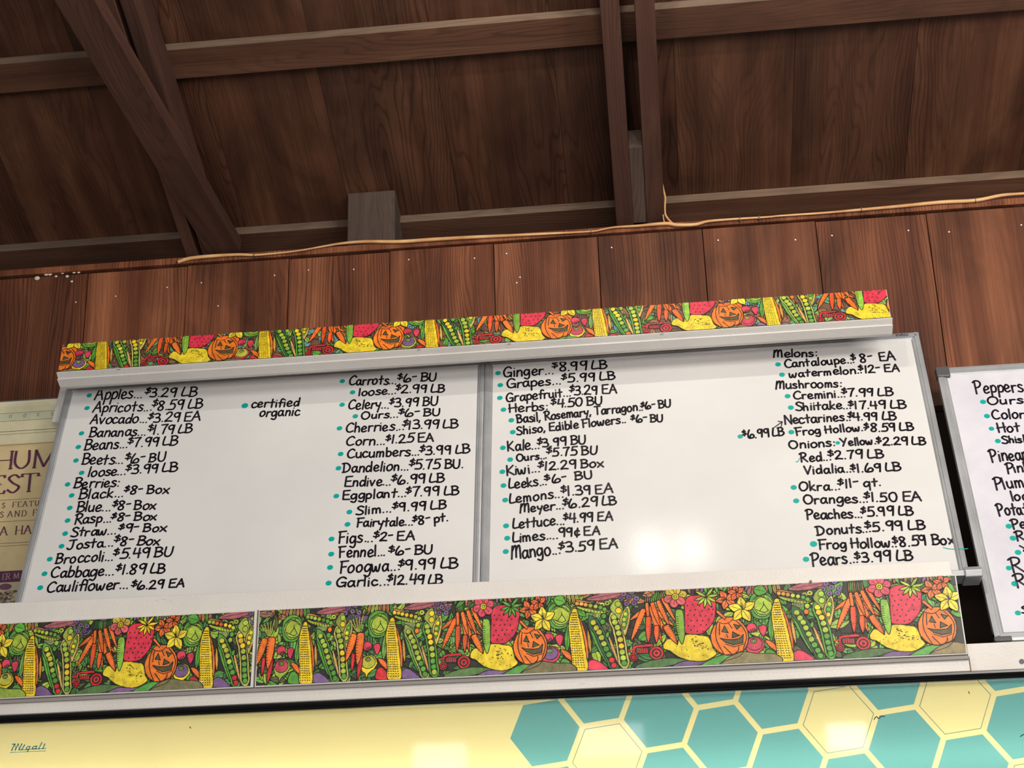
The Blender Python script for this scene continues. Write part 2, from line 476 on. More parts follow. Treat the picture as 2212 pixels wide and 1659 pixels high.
def layout(text, p0, p1, hgt, r, jit=1.0):
    """place a string on the baseline p0-p1 (plane metres) at cap height hgt"""
    # tighten runs of dots
    adv = []
    tot = 0.0
    gap = 0.10
    for i, ch in enumerate(text):
        wd = G[ch][0] + (0.0 if ch == ' ' else gap)
        if ch == '1' and i and text[i - 1] == '$': wd += 0.02
        adv.append((tot, wd))
        tot += wd
    tot -= gap
    dx, dy = p1[0] - p0[0], p1[1] - p0[1]
    L = math.hypot(dx, dy)
    ux, uy = dx / L, dy / L
    sx = L / tot
    out = []
    for i, ch in enumerate(text):
        a0 = adv[i][0] * sx
        jx, jy = random.uniform(-.03, .03) * hgt * jit, random.uniform(-.035, .035) * hgt * jit
        sc = 1 + random.uniform(-.06, .06) * jit
        sl = random.uniform(-.05, .06) * jit
        if ch == '$':
            gl, sc2, oy = parse(DOLLAR), 0.58, 0.44
            sxx = sx * 0.9
        else:
            gl, sc2, oy = parse(G[ch][1]), 1.0, 0.0
            sxx = sx
        for kind, pts in gl:
            q = []
            rr = r
            for (x, y) in pts:
                X = a0 + (x * sxx * sc * (1 if ch != '$' else 1)) + (y * sl) * hgt + jx
                Y = (y * sc2 + oy) * hgt * sc + jy
                q.append((p0[0] + ux * X - uy * Y, p0[1] + uy * X + ux * Y))
            if kind == '*':
                rr = r * (1.05 if ch in '.:' else 0.9)
            if ch == '$': rr = r * 0.85
            if kind == '~': q = cr(q, 5)
            out.append((q, rr))
    return out


# ---------------------------------------------------------------- the planes of the place
WALL = PL(4.35, 0, 0)
zb = 2.58554
WB = PL(4.02, zb, 18.04)
ART = PL(3.85, 2.309, 4.43)
TRIM = PL(4.10, 3.315, 11.75)
SIGN = PL(3.85, 2.0, 0)
POS = PL(4.285, 2.6, 2.0)
RO = PL(4.36, 3.7955, -66.4)      # underside of the rafters; w is negative going up into the roof

# ================================================================ STRUCTURE
fl = box('floor', (-6, 6, -7.0, 5.2, -0.10, 0.0), M_floor, None, Matrix(((1, 0, 0, 0), (0, 0, 1, 0), (0, -1, 0, 0), (0, 0, 0, 1))))
tag(fl, kind='structure')

wall = empty('wall_back', (0, 4.4, 0))
tag(wall, kind='structure')
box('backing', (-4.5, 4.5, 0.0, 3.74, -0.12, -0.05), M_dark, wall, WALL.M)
box('top_plate', (-4.5, 4.5, 3.764, 3.786, -0.30, 0.012), M_plank, wall, WALL.M, 0.002)
box('eave_light_blocker', (-4.5, 4.5, 3.786, 4.05, -0.32, -0.29), M_dark, wall, WALL.M)  # added slab that keeps world light from leaking in behind the plate
xs = [-3.44, -3.11, -2.77, -2.44, -2.105, -1.774, -1.444, -1.112, -0.786, -0.454, -0.125, 0.202, 0.551, 0.888, 1.22, 1.56, 1.90, 2.24, 2.58]
for i in range(len(xs) - 1):
    g = 0.0012
    top = 3.760 + random.uniform(-.002, .002)
    box('plank', (xs[i] + g, xs[i + 1] - g, 3.165, top, -0.03, random.uniform(-.002, .0015)), M_plank, wall, WALL.M, 0.0012)
box('batten', (-2.6, 2.6, 3.125, 3.162, -0.03, 0.018), M_batten, wall, WALL.M, 0.002)
xr = -2.6
while xr < 2.5:
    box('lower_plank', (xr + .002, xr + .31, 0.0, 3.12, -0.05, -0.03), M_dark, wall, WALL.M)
    xr += .312
nm = bpy.data.meshes.new('nail_head')
bm = bmesh.new()
bmesh.ops.create_uvsphere(bm, u_segments=8, v_segments=4, radius=0.0030)
bmesh.ops.scale(bm, vec=(1, .5, 1), verts=bm.verts)
bm.to_mesh(nm); bm.free()
nm.materials.append(M_nail)
for px, py in [(593, 595), (666, 583.5), (764, 582), (883, 561), (1025, 558), (1094, 548), (1321, 535), (1551, 519), (1123, 599), (1116, 611), (1718, 518), (1797, 509), (1962, 498), (2050, 501), (2206, 486), (361, 621), (435, 611), (164, 653), (471, 661), (250, 640)]:
    u, v = WALL.uv(px, py)
    o = bpy.data.objects.new('nail_head', nm)
    COL.objects.link(o)
    o.parent = wall
    o.matrix_basis = WM[wall.name].inverted() @ Matrix.Translation((u, 4.349, v))

# roof: sheathing boards over purlins over paired rafters, rising towards the viewer
ceil = empty('ceiling', (0, 4.36, 3.7955))
tag(ceil, kind='structure')
D1, D2 = -0.14, -0.176
x = -4.34
SEAM0 = 0.5
k = -13
while True:
    x0 = SEAM0 + k * 0.358
    if x0 > 3.6: break
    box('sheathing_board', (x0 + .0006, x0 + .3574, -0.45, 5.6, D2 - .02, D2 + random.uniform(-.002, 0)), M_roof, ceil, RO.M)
    k += 1
s1 = RO.uv(830, 69.5, D1)[1]
s2 = RO.uv(1106, 463, D1)[1]
for s in [s2, s1] + [s1 + (s1 - s2) * q for q in range(1, 7)]:
    for (a, b_) in ((-4.2, -2.2), (-2.2, -0.035), (-0.035, 2.1), (2.1, 3.6)):
        vs, fs = boxv(a + .001, b_ - .001, s - 0.102, s, D2, D1 + random.uniform(-.001, .001))
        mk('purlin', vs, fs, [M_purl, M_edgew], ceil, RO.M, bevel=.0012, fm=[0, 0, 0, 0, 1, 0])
box('seam_light_blocker', (-4.8, 3.9, -0.45, 5.6, D2 - .05, D2 - .022), M_dark, ceil, RO.M)  # added sheet above the boards, blocks sky light through their seams
for (a, b_) in ((-2.86, -2.815), (-2.79, -2.745), (-1.452, -1.412), (-1.398, -1.356), (-0.064, -0.010), (0.032, 0.088), (1.40, 1.45), (1.50, 1.55)):
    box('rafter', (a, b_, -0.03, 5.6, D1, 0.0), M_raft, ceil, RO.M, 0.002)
# short block between the paired rafters
a = RO.uv(1366, 343); c = RO.uv(1388, 480)
box('spacer_block', (-0.0095, 0.0315, 0.006, 0.30, -0.09, -0.004), M_grey, ceil, RO.M, 0.001)


def timber(name, A, B, wa, wb, th, mat, parent, side=Vector((1, 0, 0))):
    """a straight board from A to B, its width along side, square in section"""
    A, B = Vector(A), Vector(B)
    d = (B - A).normalized()
    s = (side - d * side.dot(d)).normalized()
    n = d.cross(s)
    if n.y > 0: n = -n
    m = Matrix(((s.x, -n.x, d.x, A.x), (s.y, -n.y, d.y, A.y), (s.z, -n.z, d.z, A.z), (0, 0, 0, 1)))
    L = (B - A).length
    V = [(-wa / 2, 0, 0), (wa / 2, 0, 0), (wa / 2, th, 0), (-wa / 2, th, 0), (-wb / 2, 0, L), (wb / 2, 0, L), (wb / 2, th, L), (-wb / 2, th, L)]
    F = [(0, 3, 2, 1), (4, 5, 6, 7), (0, 1, 5, 4), (1, 2, 6, 5), (2, 3, 7, 6), (3, 0, 4, 7)]
    o = mk(name, V, F, mat, parent, m, bevel=0.002)
    return o


def at(px, py, Y):
    r = Fv + Rv * ((px - CX) / FPX) - Uv * ((py - CY) / FPX)
    return CAM + r * (Y / r.y)


bA, bB = at(486, 548, 4.352), at(160, 0, 3.30)
bB = bA + (bB - bA) * 1.35
br = timber('diagonal_brace', bA, bB, 0.105, 0.105, 0.05, M_raft, ceil)

# beam stub lying on the plate
bs = empty('beam_stub', (-0.7, 4.3, 3.79))
p0 = at(750, 515, 4.352); p1 = at(853, 515, 4.352); p2 = at(800, 414, 4.352)
stub = box('beam_end', (p0.x, p1.x, 3.7865, p2.z, 0.0, 0.42), M_grey, None, Matrix(((1, 0, 0, 0), (0, 1, 0, 4.772), (0, 0, 1, 0), (0, 0, 0, 1))), 0.003)
bpy.data.objects.remove(bs)
stub.name = 'beam_stub'
tag(stub, 'weathered grey beam end resting on the plate above the plank wall', 'beam')

# ================================================================ CABLE
cab_px = [(385, 566), (411, 558), (460, 553), (516, 550), (549, 551), (600, 547), (649, 541), (700, 532), (737, 526), (788, 522), (864, 522), (940, 517), (1030, 512), (1117, 508), (1200, 504), (1277, 500), (1300, 496), (1328, 491), (1378, 488), (1410, 485), (1442, 483), (1462, 486), (1502, 485), (1530, 478), (1590, 473), (1657, 469), (1689, 466), (1780, 460), (1861, 453), (1950, 445), (2032, 437), (2107, 433), (2163, 422), (2212, 418), (2300, 411)]
cable = empty('cable', tuple(at(1106, 510, 4.33)))
tag(cable, 'orange tan cable running along the top of the plank wall', 'cable')
pts = []
for px, py in cab_px:
    q = WALL.uv(px, py, 0.0185)
    pts.append((q[0], -0.0185, q[1]))
cpts = cr(pts, 4)
tube('main_run', cpts, [.0046 + .0016 * math.sin(i * .16 + 1) for i in range(len(cpts))], M_cable, cable, WALL.M)
pts = []
for px, py in [(1429, 392), (1433, 410), (1437, 428), (1436, 446), (1437, 462), (1444, 474), (1456, 484), (1470, 486)]:
    q = WALL.uv(px, py, 0.0205)
    pts.append((q[0], -0.0205, q[1]))
tube('branch', cr(pts, 4), 0.0034, M_cable, cable, WALL.M)
pts = []
for px, py in [(1434, 440), (1432, 455), (1433, 470), (1435, 480)]:
    q = WALL.uv(px, py, 0.0205)
    pts.append((q[0], -0.0205, q[1]))
tube('branch', cr(pts, 4), 0.0022, M_cable, cable, WALL.M)
for px, py in [(549, 551), (1277, 500), (1861, 453), (2107, 433), (1598, 474), (1640, 471)]:
    u, v = WALL.uv(px, py, 0.02)
    box('staple', (u - .0012, u + .0012, v - .006, v + .006, 0.012, 0.0245), M_plas, cable, WALL.M)

# dried foam beads at the left end of the wall top
V, F = [], []
for px, py, r in [(80, 601, .0075), (100, 592, .0065), (108, 592, .006), (121, 597, .004), (145, 597, .0048), (155, 608, .0038), (135, 590, .004), (160, 588, .005), (170, 588, .0045)]:
    u, v = WALL.uv(px, py, 0.003)
    k = len(V)
    nu, nv = 8, 5
    for i in range(nv + 1):
        for j in range(nu):
            th, ph = math.pi * i / nv, 2 * math.pi * j / nu
            V.append((u + r * 1.3 * math.sin(th) * math.cos(ph), -0.003 - r * .6 * math.sin(th) * math.sin(ph), v + r * math.cos(th)))
    for i in range(nv):
        for j in range(nu):
            F.append((k + i * nu + j, k + i * nu + (j + 1) % nu, k + (i + 1) * nu + (j + 1) % nu, k + (i + 1) * nu + j))
o = mk('dried_foam', V, F, M_foam, None, WALL.M, smooth=True)
tag(o, 'small pale blobs of dried foam on the top left corner of the plank wall', 'foam')

# ================================================================ POSTER (left, behind the boards)
poster = empty('framed_poster', (-2.0, 4.31, 2.6))
tag(poster, 'cream cookbook poster with purple serif lettering, leaning behind the left whiteboard', 'poster')
pv = lambda px, py: POS.uv(px, py)
ptop = pv(70, 862)[1]
PR = pv(185, 900)[0]
box('backing', (-2.62, PR + .04, 0.0, ptop, -0.02, 0.0), M_plas, poster, POS.M)
V, F, C = [], [], []


def pquad(x0, x1, y0, y1, c, w=0.001):
    """coloured rectangle between poster metres"""
    k = len(V)
    V.extend([(x0, -w, y0), (x1, -w, y0), (x1, -w, y1), (x0, -w, y1)])
    F.append((k, k + 1, k + 2, k + 3)); C.append(c)


XL, XR = -2.60, PR + .035
yv = lambda cy: POS.uv(30, 850 + cy / 3.319)[1]
tan = (0.62, 0.48, 0.25)
pquad(XL, XR, yv(1270), ptop - .004, tan)
pquad(XL, XR, yv(360), ptop - .006, (0.68, 0.62, 0.40), .0014)
pquad(XL, XR, yv(95), ptop - .006, (0.72, 0.67, 0.47), .0017)
pquad(XL, XR, yv(200), yv(140), (0.58, 0.58, 0.40), .0020)
ink = (0.13, 0.03, 0.07)
for cy, t in ((142, .0010), (198, .0010), (272, .0016), (292, .0010), (370, .0012), (762, .0012), (917, .0012), (1072, .0014), (1092, .0012)):
    pquad(XL, XR, yv(cy) - t / 2, yv(cy) + t / 2, (0.14, 0.10, 0.07), .0023)
pquad(XL, XR, yv(1350), yv(1275), (0.09, 0.015, 0.05), .0017)
pquad(XL, XR, 0.0, yv(1352), (0.46, 0.40, 0.26), .0014)
mk('printed_sheet', V, F, M_print, poster, POS.M, cols=C)
M_pink, _, _ = nmat('poster_purple_ink', 0.6, 0, (0.10, 0.025, 0.06))
M_pgr, _, _ = nmat('poster_grey_ink', 0.6, 0, (0.20, 0.19, 0.13))
M_plt, _, _ = nmat('poster_light_ink', 0.6, 0, (0.42, 0.30, 0.28))


SERIF = {'H': ["!.1,1 .1,0", "!.7,1 .7,0", "!.1,.5 .7,.5"], 'U': [".1,1 .1,.3 .35,0 .6,.3 .6,1"], 'M': ["!.1,0 .12,1 .45,.05 .8,1 .85,0"],
         'E': ["!.1,1 .1,0", "!.1,1 .55,1 .57,.88", "!.1,.52 .45,.52", "!.1,0 .58,0 .62,.14"], 'S': [".5,.82 .3,1 .08,.82 .25,.55 .52,.3 .3,0 .05,.18"],
         'T': ["!.35,1 .35,0", "!.02,.86 .03,1 .68,1 .69,.86"], 'O': [".35,1 .05,.75 .08,.2 .35,0 .65,.25 .62,.8 .35,1"], 'K': ["!.1,1 .1,0", "!.6,1 .12,.45 .65,0"],
         'F': ["!.1,1 .1,0", "!.1,1 .55,1 .57,.86", "!.1,.52 .45,.52"], 'A': ["!.02,0 .36,1 .72,0", "!.16,.36 .58,.36"], 'N': ["!.1,0 .1,1 .66,0 .66,1"],
         'D': ["!.1,1 .1,0", ".1,1 .5,.95 .68,.5 .5,.05 .1,0"], 'R': ["!.1,1 .1,0", ".1,1 .5,.95 .5,.58 .1,.5", "!.3,.5 .65,0"]}


def serif(name, items, size, mat, thick=.085, wf=1.0):
    """items: (letter, crop x, crop baseline y); size: cap height in metres"""
    st = []
    for ch, cx_, cy_ in items:
        x0, y0 = POS.uv(cx_ / 3.319, 850 + cy_ / 3.319)
        for s_ in SERIF[ch]:
            straight = s_[0] == '!'
            p = [tuple(float(q) for q in a.split(',')) for a in s_.lstrip('!').split()]
            p = [(x0 + a * size * wf, y0 + b_ * size) for a, b_ in p]
            if not straight: p = cr(p, 6)
            st.append((p, size * thick))
            if straight:
                for e in (p[0], p[-1]):
                    if abs(p[0][0] - p[1][0]) < abs(p[0][1] - p[1][1]):
                        st.append(([(e[0] - size * .11, e[1]), (e[0] + size * .11, e[1])], size * thick))
    return ribbons(name, st, size * thick, mat, poster, POS.M, .003, lambda dx, dy: 0.35 + 0.65 * abs(dy))


MP = POS.uv(40, 1000)[0] - POS.uv(39, 1000)[0]   # metres per photo pixel there
serif('poster_word', [('H', -55, 550), ('U', 88, 543), ('M', 228, 536)], 39 * MP, M_pink, .072, 1.45)
serif('poster_word', [('E', -75, 724), ('S', 42, 716), ('T', 145, 709)], 39 * MP, M_pink, .072, 1.35)
serif('poster_line', [('E', -28, 826), ('S', 14, 824), ('F', 90, 818), ('E', 127, 816), ('A', 165, 813), ('T', 210, 811), ('U', 250, 808), ('R', 290, 805)], 11.5 * MP, M_pink, .07, 1.1)
serif('poster_line', [('S', 0, 892), ('A', 55, 888), ('N', 105, 885), ('D', 155, 883), ('F', 235, 877), ('R', 270, 875)], 12.5 * MP, M_pink, .07, 1.15)
serif('poster_line', [('A', 0, 1020), ('H', 108, 1014), ('A', 172, 1010)], 18 * MP, M_pink, .075, 1.15)
serif('poster_line', [('O', 68, 180), ('O', 170, 173), ('K', 268, 166), ('S', 368, 160)], 7.5 * MP, M_pgr, .06)
serif('poster_line', [('E', 18, 1338), ('R', 45, 1335), ('M', 98, 1330)], 12.5 * MP, M_plt, .06)
# printed ornament under the band: an arch of leaves and grapes
V, F, C = [], [], []


def disc(x, y, rx, ry, c, w, n=10):
    k = len(V)
    V.extend([(x + rx * math.cos(2 * math.pi * a / n), -w, y + ry * math.sin(2 * math.pi * a / n)) for a in range(n)])
    F.append(tuple(range(k, k + n))); C.append(c)


disc(*POS.uv(12, 1268), .020, .010, (0.16, 0.05, 0.08), .0030)
for i in range(60):
    px, py = random.uniform(-4, 34), random.uniform(1276, 1330)
    c = random.choice([(0.10, 0.04, 0.05), (0.30, 0.26, 0.14), (0.16, 0.13, 0.08), (0.36, 0.30, 0.18), (0.08, 0.03, 0.05)])
    x, y = POS.uv(px, py)
    disc(x, y, random.uniform(.003, .008), random.uniform(.002, .005), c, .0030 + i * .00003, 7)
mk('printed_ornament', V, F, M_print, poster, POS.M, cols=C)

# ================================================================ WHITEBOARDS
def board(name, label, u0, u1, v0, v1, fw, sheet, thick=.016, ox=0.0, fb=None):
    root = empty(name, frame=WB.M @ Matrix.Translation((u0, 0, v0)))
    tag(root, label, 'whiteboard', 'whiteboards above the cooler')
    fb = fb or fw
    box('writing_surface', (u0 + fw * .8, u1 - fw * .8, v0 + fb * .8, v1 - fw * .8, -thick + ox, -.003 + ox), sheet, root, WB.M)
    prof = lambda a, s, fw=fw: [(-thick + ox, a), (.0015 + ox, a), (.003 + ox, a + s * fw * .25), (.003 + ox, a + s * fw * .55), (.0005 + ox, a + s * fw * .62), (.0005 + ox, a + s * fw * .8), (-.003 + ox, a + s * fw), (-thick + ox, a + s * fw)]
    prism('frame_rail', prof(v0, 1, fb), u0, u1, M_alu, root, WB.M)
    prism('frame_rail', prof(v1, -1), u0, u1, M_alu, root, WB.M)
    for a, s in ((u0, 1), (u1, -1)):
        P = prof(a, s)
        n = len(P)
        Vv = [(p[1], -p[0], v0 + .0006) for p in P] + [(p[1], -p[0], v1 - .0006) for p in P]
        Ff = [tuple(range(n)), tuple(reversed(range(n, 2 * n)))] + [((i + 1) % n, i, i + n, (i + 1) % n + n) for i in range(n)]
        o = mk('frame_stile', Vv, Ff, M_alu, root, WB.M)
        bm = bmesh.new(); bm.from_mesh(o.data); bmesh.ops.recalc_face_normals(bm, faces=bm.faces); bm.to_mesh(o.data); bm.free()
    return root


B1 = board('whiteboard', 'left wide whiteboard listing apples to garlic, a certified organic note in its middle', -1.776, -.4800, -.004, .7860, .021, M_wb, fb=.011)
B2 = board('whiteboard', 'right wide whiteboard listing ginger to pears, with two bright lamp glints', -.4785, .8010, -.0560, .7840, .024, M_wb)
B3 = board('whiteboard', 'lavender tinged whiteboard at the right edge listing peppers, with a dark plastic corner cap', .829, 2.05, -.247, .6405, .026, M_wb3, ox=.004)
# corner caps, worn sheet edge and tray
box('corner_cap', (.826, .864, .606, .6435, -.014, .011), M_plas, B3, WB.M, 0.004)
box('corner_cap', (.826, .870, -.250, -.236, -.014, .011), M_plas, B3, WB.M, 0.003)
prism('pen_tray', [(-.012, -.066), (.042, -.074), (.048, -.062), (.040, -.056), (.005, -.054), (.004, -.040), (-.012, -.040)], .05, .800, M_alu, B2, WB.M)
prism('tray_end_cap', [(-.014, -.072), (.046, -.081), (.055, -.066), (.044, -.050), (.006, -.046), (.005, -.034), (-.014, -.034)], .780, .824, M_alu, B2, WB.M, 0.002)
# tiny maker's word on the top right of the frame of the middle board
TXT = []


def words(root, seg, org, sc, surf_w=-0.0024, r0=0.0028, name='handwritten_line', mat=M_ink):
    t, x0, y0, x1, y1, h = seg
    X0, Y0, X1, Y1 = org[0] + x0 / sc, org[1] + y0 / sc, org[0] + x1 / sc, org[1] + y1 / sc
    p0, p1 = WB.uv(X0, Y0, surf_w), WB.uv(X1, Y1, surf_w)
    q = WB.uv(X0, Y0 - h / sc, surf_w)
    hg = q[1] - p0[1]
    st = layout(t, p0, p1, hg, r0 if hg > .022 else r0 * .9)
    return ribbons(name, st, r0, mat, root, WB.M, surf_w)


def dots(root, lst, org, sc, surf_w=-0.0022):
    for (x, y, *r) in lst:
        u, v = WB.uv(org[0] + x / sc, org[1] + y / sc, surf_w)
        rr = (r[0] if r else 6.6) * .00122
        V = [(u + rr * math.cos(2 * math.pi * a / 14) * 1.05, -surf_w, v + rr * math.sin(2 * math.pi * a / 14) * .98) for a in range(14)]
        mk('green_dot', V, [tuple(range(14))], M_green, root, WB.M)


OA, OB, OC, OD = (0, 800), (500, 780), (1030, 740), (1560, 700)
S1, S2 = 3.191, 2.9625
LA = [("Apples...", 652, 203, 980, 190, 82), ("$3.29 LB", 988, 184, 1350, 178, 62), ("Apricots...", 640, 290, 1045, 278, 68), ("$8.59 LB", 1040, 275, 1392, 262, 65),
 ("Avocado...", 622, 370, 1015, 360, 64), ("$3.29 EA", 1015, 360, 1378, 345, 60), ("Bananas...", 612, 458, 1005, 448, 64), ("$1.79 LB", 1012, 443, 1322, 430, 60),
 ("Beans...", 580, 548, 878, 535, 70), ("$7.99 LB", 875, 530, 1220, 515, 62), ("Beets...", 560, 650, 850, 642, 70), ("$6- BU", 858, 640, 1135, 625, 60),
 ("loose...", 605, 732, 865, 720, 62), ("$3.99 LB", 862, 715, 1218, 697, 60), ("Berries:", 505, 812, 825, 800, 66), ("Black...", 542, 885, 850, 872, 66),
 ("$8- Box", 850, 855, 1158, 848, 58), ("Blue...", 525, 975, 762, 968, 68), ("$8- Box", 768, 962, 1070, 955, 60), ("Rasp...", 505, 1060, 768, 1045, 66),
 ("$8- Box", 760, 1040, 1075, 1032, 55), ("Straw...", 487, 1145, 800, 1128, 60), ("$9- Box", 812, 1116, 1145, 1110, 56), ("Josta...", 462, 1235, 780, 1212, 62),
 ("$8- Box", 780, 1205, 1095, 1205, 60), ("Broccoli...", 380, 1332, 780, 1310, 70), ("$5.49 BU", 775, 1300, 1188, 1280, 65), ("Cabbage...", 348, 1430, 785, 1412, 72),
 ("$1.89 LB", 790, 1405, 1138, 1398, 66), ("Cauliflower...", 320, 1528, 885, 1505, 70), ("$6.29 EA", 900, 1515, 1272, 1490, 58)]
DA = [(615, 173), (600, 260), (562, 434), (540, 528), (524, 621), (563, 706), (466, 786), (494, 862), (481, 948), (466, 1035), (449, 1125), (424, 1212), (343, 1301), (307, 1402), (277, 1498)]
LB_ = [("certified", 135, 322, 465, 310, 58), ("organic", 190, 382, 467, 375, 62), ("Carrots...", 808, 165, 1135, 158, 62), ("$6- BU", 1142, 148, 1412, 135, 55),
 ("loose...", 875, 240, 1135, 225, 52), ("$2.99 LB", 1128, 222, 1472, 212, 55), ("Celery...", 805, 332, 1085, 325, 65), ("$3.99 BU", 1085, 318, 1420, 305, 58),
 ("Ours...", 895, 400, 1150, 388, 50), ("$6- BU", 1150, 385, 1440, 375, 50), ("Cherries...", 785, 490, 1190, 475, 65), ("$13.99 LB", 1175, 470, 1560, 458, 58),
 ("Corn...", 790, 583, 1060, 575, 62), ("$1.25 EA", 1060, 570, 1395, 552, 58), ("Cucumbers...", 795, 668, 1298, 648, 62), ("$3.99 LB", 1295, 650, 1643, 632, 60),
 ("Dandelion...", 762, 768, 1222, 752, 66), ("$5.75 BU.", 1220, 748, 1600, 735, 62), ("Endive...", 780, 865, 1100, 855, 66), ("$6.99 LB", 1100, 850, 1465, 835, 60),
 ("Eggplant...", 765, 955, 1205, 935, 60), ("$7.99 LB", 1200, 935, 1570, 920, 62), ("Slim...", 858, 1060, 1105, 1040, 58), ("$9.99 LB", 1108, 1038, 1478, 1018, 60),
 ("Fairytale...", 858, 1143, 1250, 1130, 60), ("$8- pt.", 1248, 1130, 1495, 1100, 58), ("Figs...", 735, 1258, 975, 1245, 82), ("$2- EA", 975, 1240, 1260, 1232, 60),
 ("Fennel...", 738, 1355, 1062, 1342, 76), ("$6- BU", 1080, 1340, 1385, 1325, 60), ("Foogwa...", 740, 1462, 1160, 1440, 84), ("$9.99 LB", 1145, 1440, 1560, 1425, 68),
 ("Garlic...", 720, 1555, 1090, 1545, 65), ("$12.49 LB", 1070, 1540, 1455, 1535, 64)]
DB = [(92, 307, 8), (764, 138), (835, 215), (763, 300), (854, 380), (745, 463), (753, 640), (738, 738), (723, 930), (813, 1040), (800, 1125), (690, 1226), (688, 1330), (680, 1422), (670, 1530)]
LC = [("Ginger...", 185, 238, 530, 215, 68), ("$8.99 LB", 520, 198, 900, 180, 60), ("Grapes...", 208, 315, 582, 285, 60), ("$5.99 LB", 580, 275, 958, 255, 58),
 ("Grapefruit...", 202, 408, 650, 368, 60), ("$3.29 EA", 635, 362, 965, 350, 60), ("Herbs:", 220, 483, 495, 462, 58), ("$4.50 BU", 510, 448, 865, 428, 56),
 ("Basil, Rosemary, Tarragon..", 278, 555, 1145, 465, 58), ("$6- BU", 1130, 462, 1338, 445, 50), ("Shiso, Edible Flowers..", 278, 635, 1030, 553, 56), ("$6- BU", 1062, 550, 1285, 545, 50),
 ("Kale...", 212, 748, 432, 730, 70), ("$3.99 BU", 415, 725, 752, 695, 58), ("Ours...", 275, 820, 485, 798, 50), ("$5.75 BU", 480, 785, 832, 768, 58),
 ("Kiwi...", 205, 918, 435, 890, 66), ("$12.29 Box", 422, 882, 872, 855, 58), ("Leeks...", 220, 1008, 485, 980, 65), ("$6-  BU", 470, 972, 800, 935, 56),
 ("Lemons...", 225, 1108, 598, 1065, 66), ("$1.39 EA", 580, 1058, 938, 1035, 62), ("Meyer...", 298, 1175, 600, 1145, 60), ("$6.29 LB", 590, 1145, 970, 1115, 62),
 ("Lettuce...", 248, 1282, 605, 1252, 68), ("$4.99 EA", 598, 1245, 938, 1225, 62), ("Limes....", 248, 1378, 560, 1350, 65), ("99\xa2 EA", 565, 1338, 850, 1322, 60),
 ("Mango...", 240, 1495, 578, 1455, 88), ("$3.59 EA", 565, 1450, 975, 1415, 68)]
DC = [(146, 210), (162, 293), (159, 381), (184, 462), (238, 535), (248, 617), (180, 725), (230, 806), (176, 890), (184, 985), (196, 1085), (202, 1263), (210, 1348), (200, 1440)]
LD = [("Melons:", 328, 215, 612, 205, 48), ("Cantaloupe...", 402, 278, 848, 248, 50), ("$ 8-  EA", 828, 250, 1110, 230, 55), ("watermelon..", 432, 342, 898, 312, 46),
 ("$12- EA", 875, 314, 1137, 302, 48), ("Mushrooms:", 343, 415, 768, 402, 52), ("Cremini...", 458, 482, 790, 465, 50), ("$7.99 LB", 765, 464, 1092, 458, 50),
 ("Shiitake...", 472, 555, 828, 540, 52), ("$17.49 LB", 808, 544, 1177, 538, 50), ("Nectarines..", 400, 640, 825, 616, 55), ("$4.99 LB", 803, 616, 1112, 612, 50),
 ("Frog Hollow..", 472, 712, 922, 680, 48), ("$8.59 LB", 912, 690, 1230, 680, 52), ("$6.99 LB", 135, 734, 397, 712, 50), ("Onions:", 430, 798, 728, 780, 52),
 ("Yellow..", 762, 782, 1005, 765, 48), ("$2.29 LB", 990, 776, 1308, 770, 50), ("Red...", 502, 882, 700, 870, 58), ("$2.79 LB", 678, 866, 1037, 855, 55),
 ("Vidalia...", 528, 962, 850, 945, 55), ("$1.69 LB", 822, 950, 1147, 938, 52), ("Okra...", 495, 1066, 755, 1060, 58), ("$11- qt.", 742, 1050, 1018, 1035, 55),
 ("Oranges...", 522, 1152, 935, 1140, 58), ("$1.50 EA", 908, 1136, 1278, 1132, 58), ("Peaches...", 538, 1250, 900, 1240, 60), ("$5.99 LB", 888, 1232, 1227, 1222, 58),
 ("Donuts...", 605, 1350, 955, 1330, 60), ("$5.99 LB", 918, 1328, 1303, 1312, 60), ("Frog Hollow..", 618, 1440, 1120, 1425, 60), ("$8.59 Box", 1098, 1427, 1490, 1405, 64),
 ("Pears...", 575, 1550, 873, 1525, 78), ("$3.99 LB", 850, 1527, 1222, 1512, 65)]
DD = [(358, 258), (383, 324), (419, 461), (440, 534), (443, 691), (116, 719, 6), (740, 760, 5), (458, 1045), (474, 1131), (585, 1407, 7.5), (537, 1505)]
for s_ in LA: words(B1, s_, OA, S1)
for s_ in LB_: words(B1, s_, OB, S1)
dots(B1, DA, OA, S1); dots(B1, DB, OB, S1)
for s_ in LC: words(B2, s_, OC, S1)
for s_ in LD: words(B2, s_, OD, S2)
dots(B2, DC, OC, S1); dots(B2, DD, OD, S2)
arrow = [[WB.uv(OD[0] + a / S2, OD[1] + b_ / S2, -.0024) for a, b_ in q] for q in ([(333, 662), (383, 626)], [(358, 622), (384, 625), (378, 655)])]
ribbons('handwritten_arrow', [(q, .0016) for q in arrow], .0016, M_ink, B2, WB.M, -.0024)
gl = [[WB.uv(OD[0] + a / S2, OD[1] + b_ / S2, -.0024) for a, b_ in [(1415, 1430), (1445, 1438), (1480, 1441), (1512, 1437)]],
      [WB.uv(OD[0] + a / S2, OD[1] + b_ / S2, -.0024) for a, b_ in [(470, 882), (485, 880), (497, 858)]]]
ribbons('green_smear', [(q, .0012) for q in gl], .0012, M_green, B2, WB.M, -.0024)
gl = [[WB.uv(OD[0] + a / S2, OD[1] + b_ / S2, .0036) for a, b_ in [(1514, 1437), (1545, 1440), (1572, 1437)]]]
ribbons('green_smear', [(q, .0012) for q in gl], .0012, M_green, B2, WB.M, .0036)
words(B2, ("STAPLES", 1112, 79, 1190, 73, 11), OD, S2, .0036, .0007, 'frame_lettering')
OE = (1960, 700)
S3 = .0010
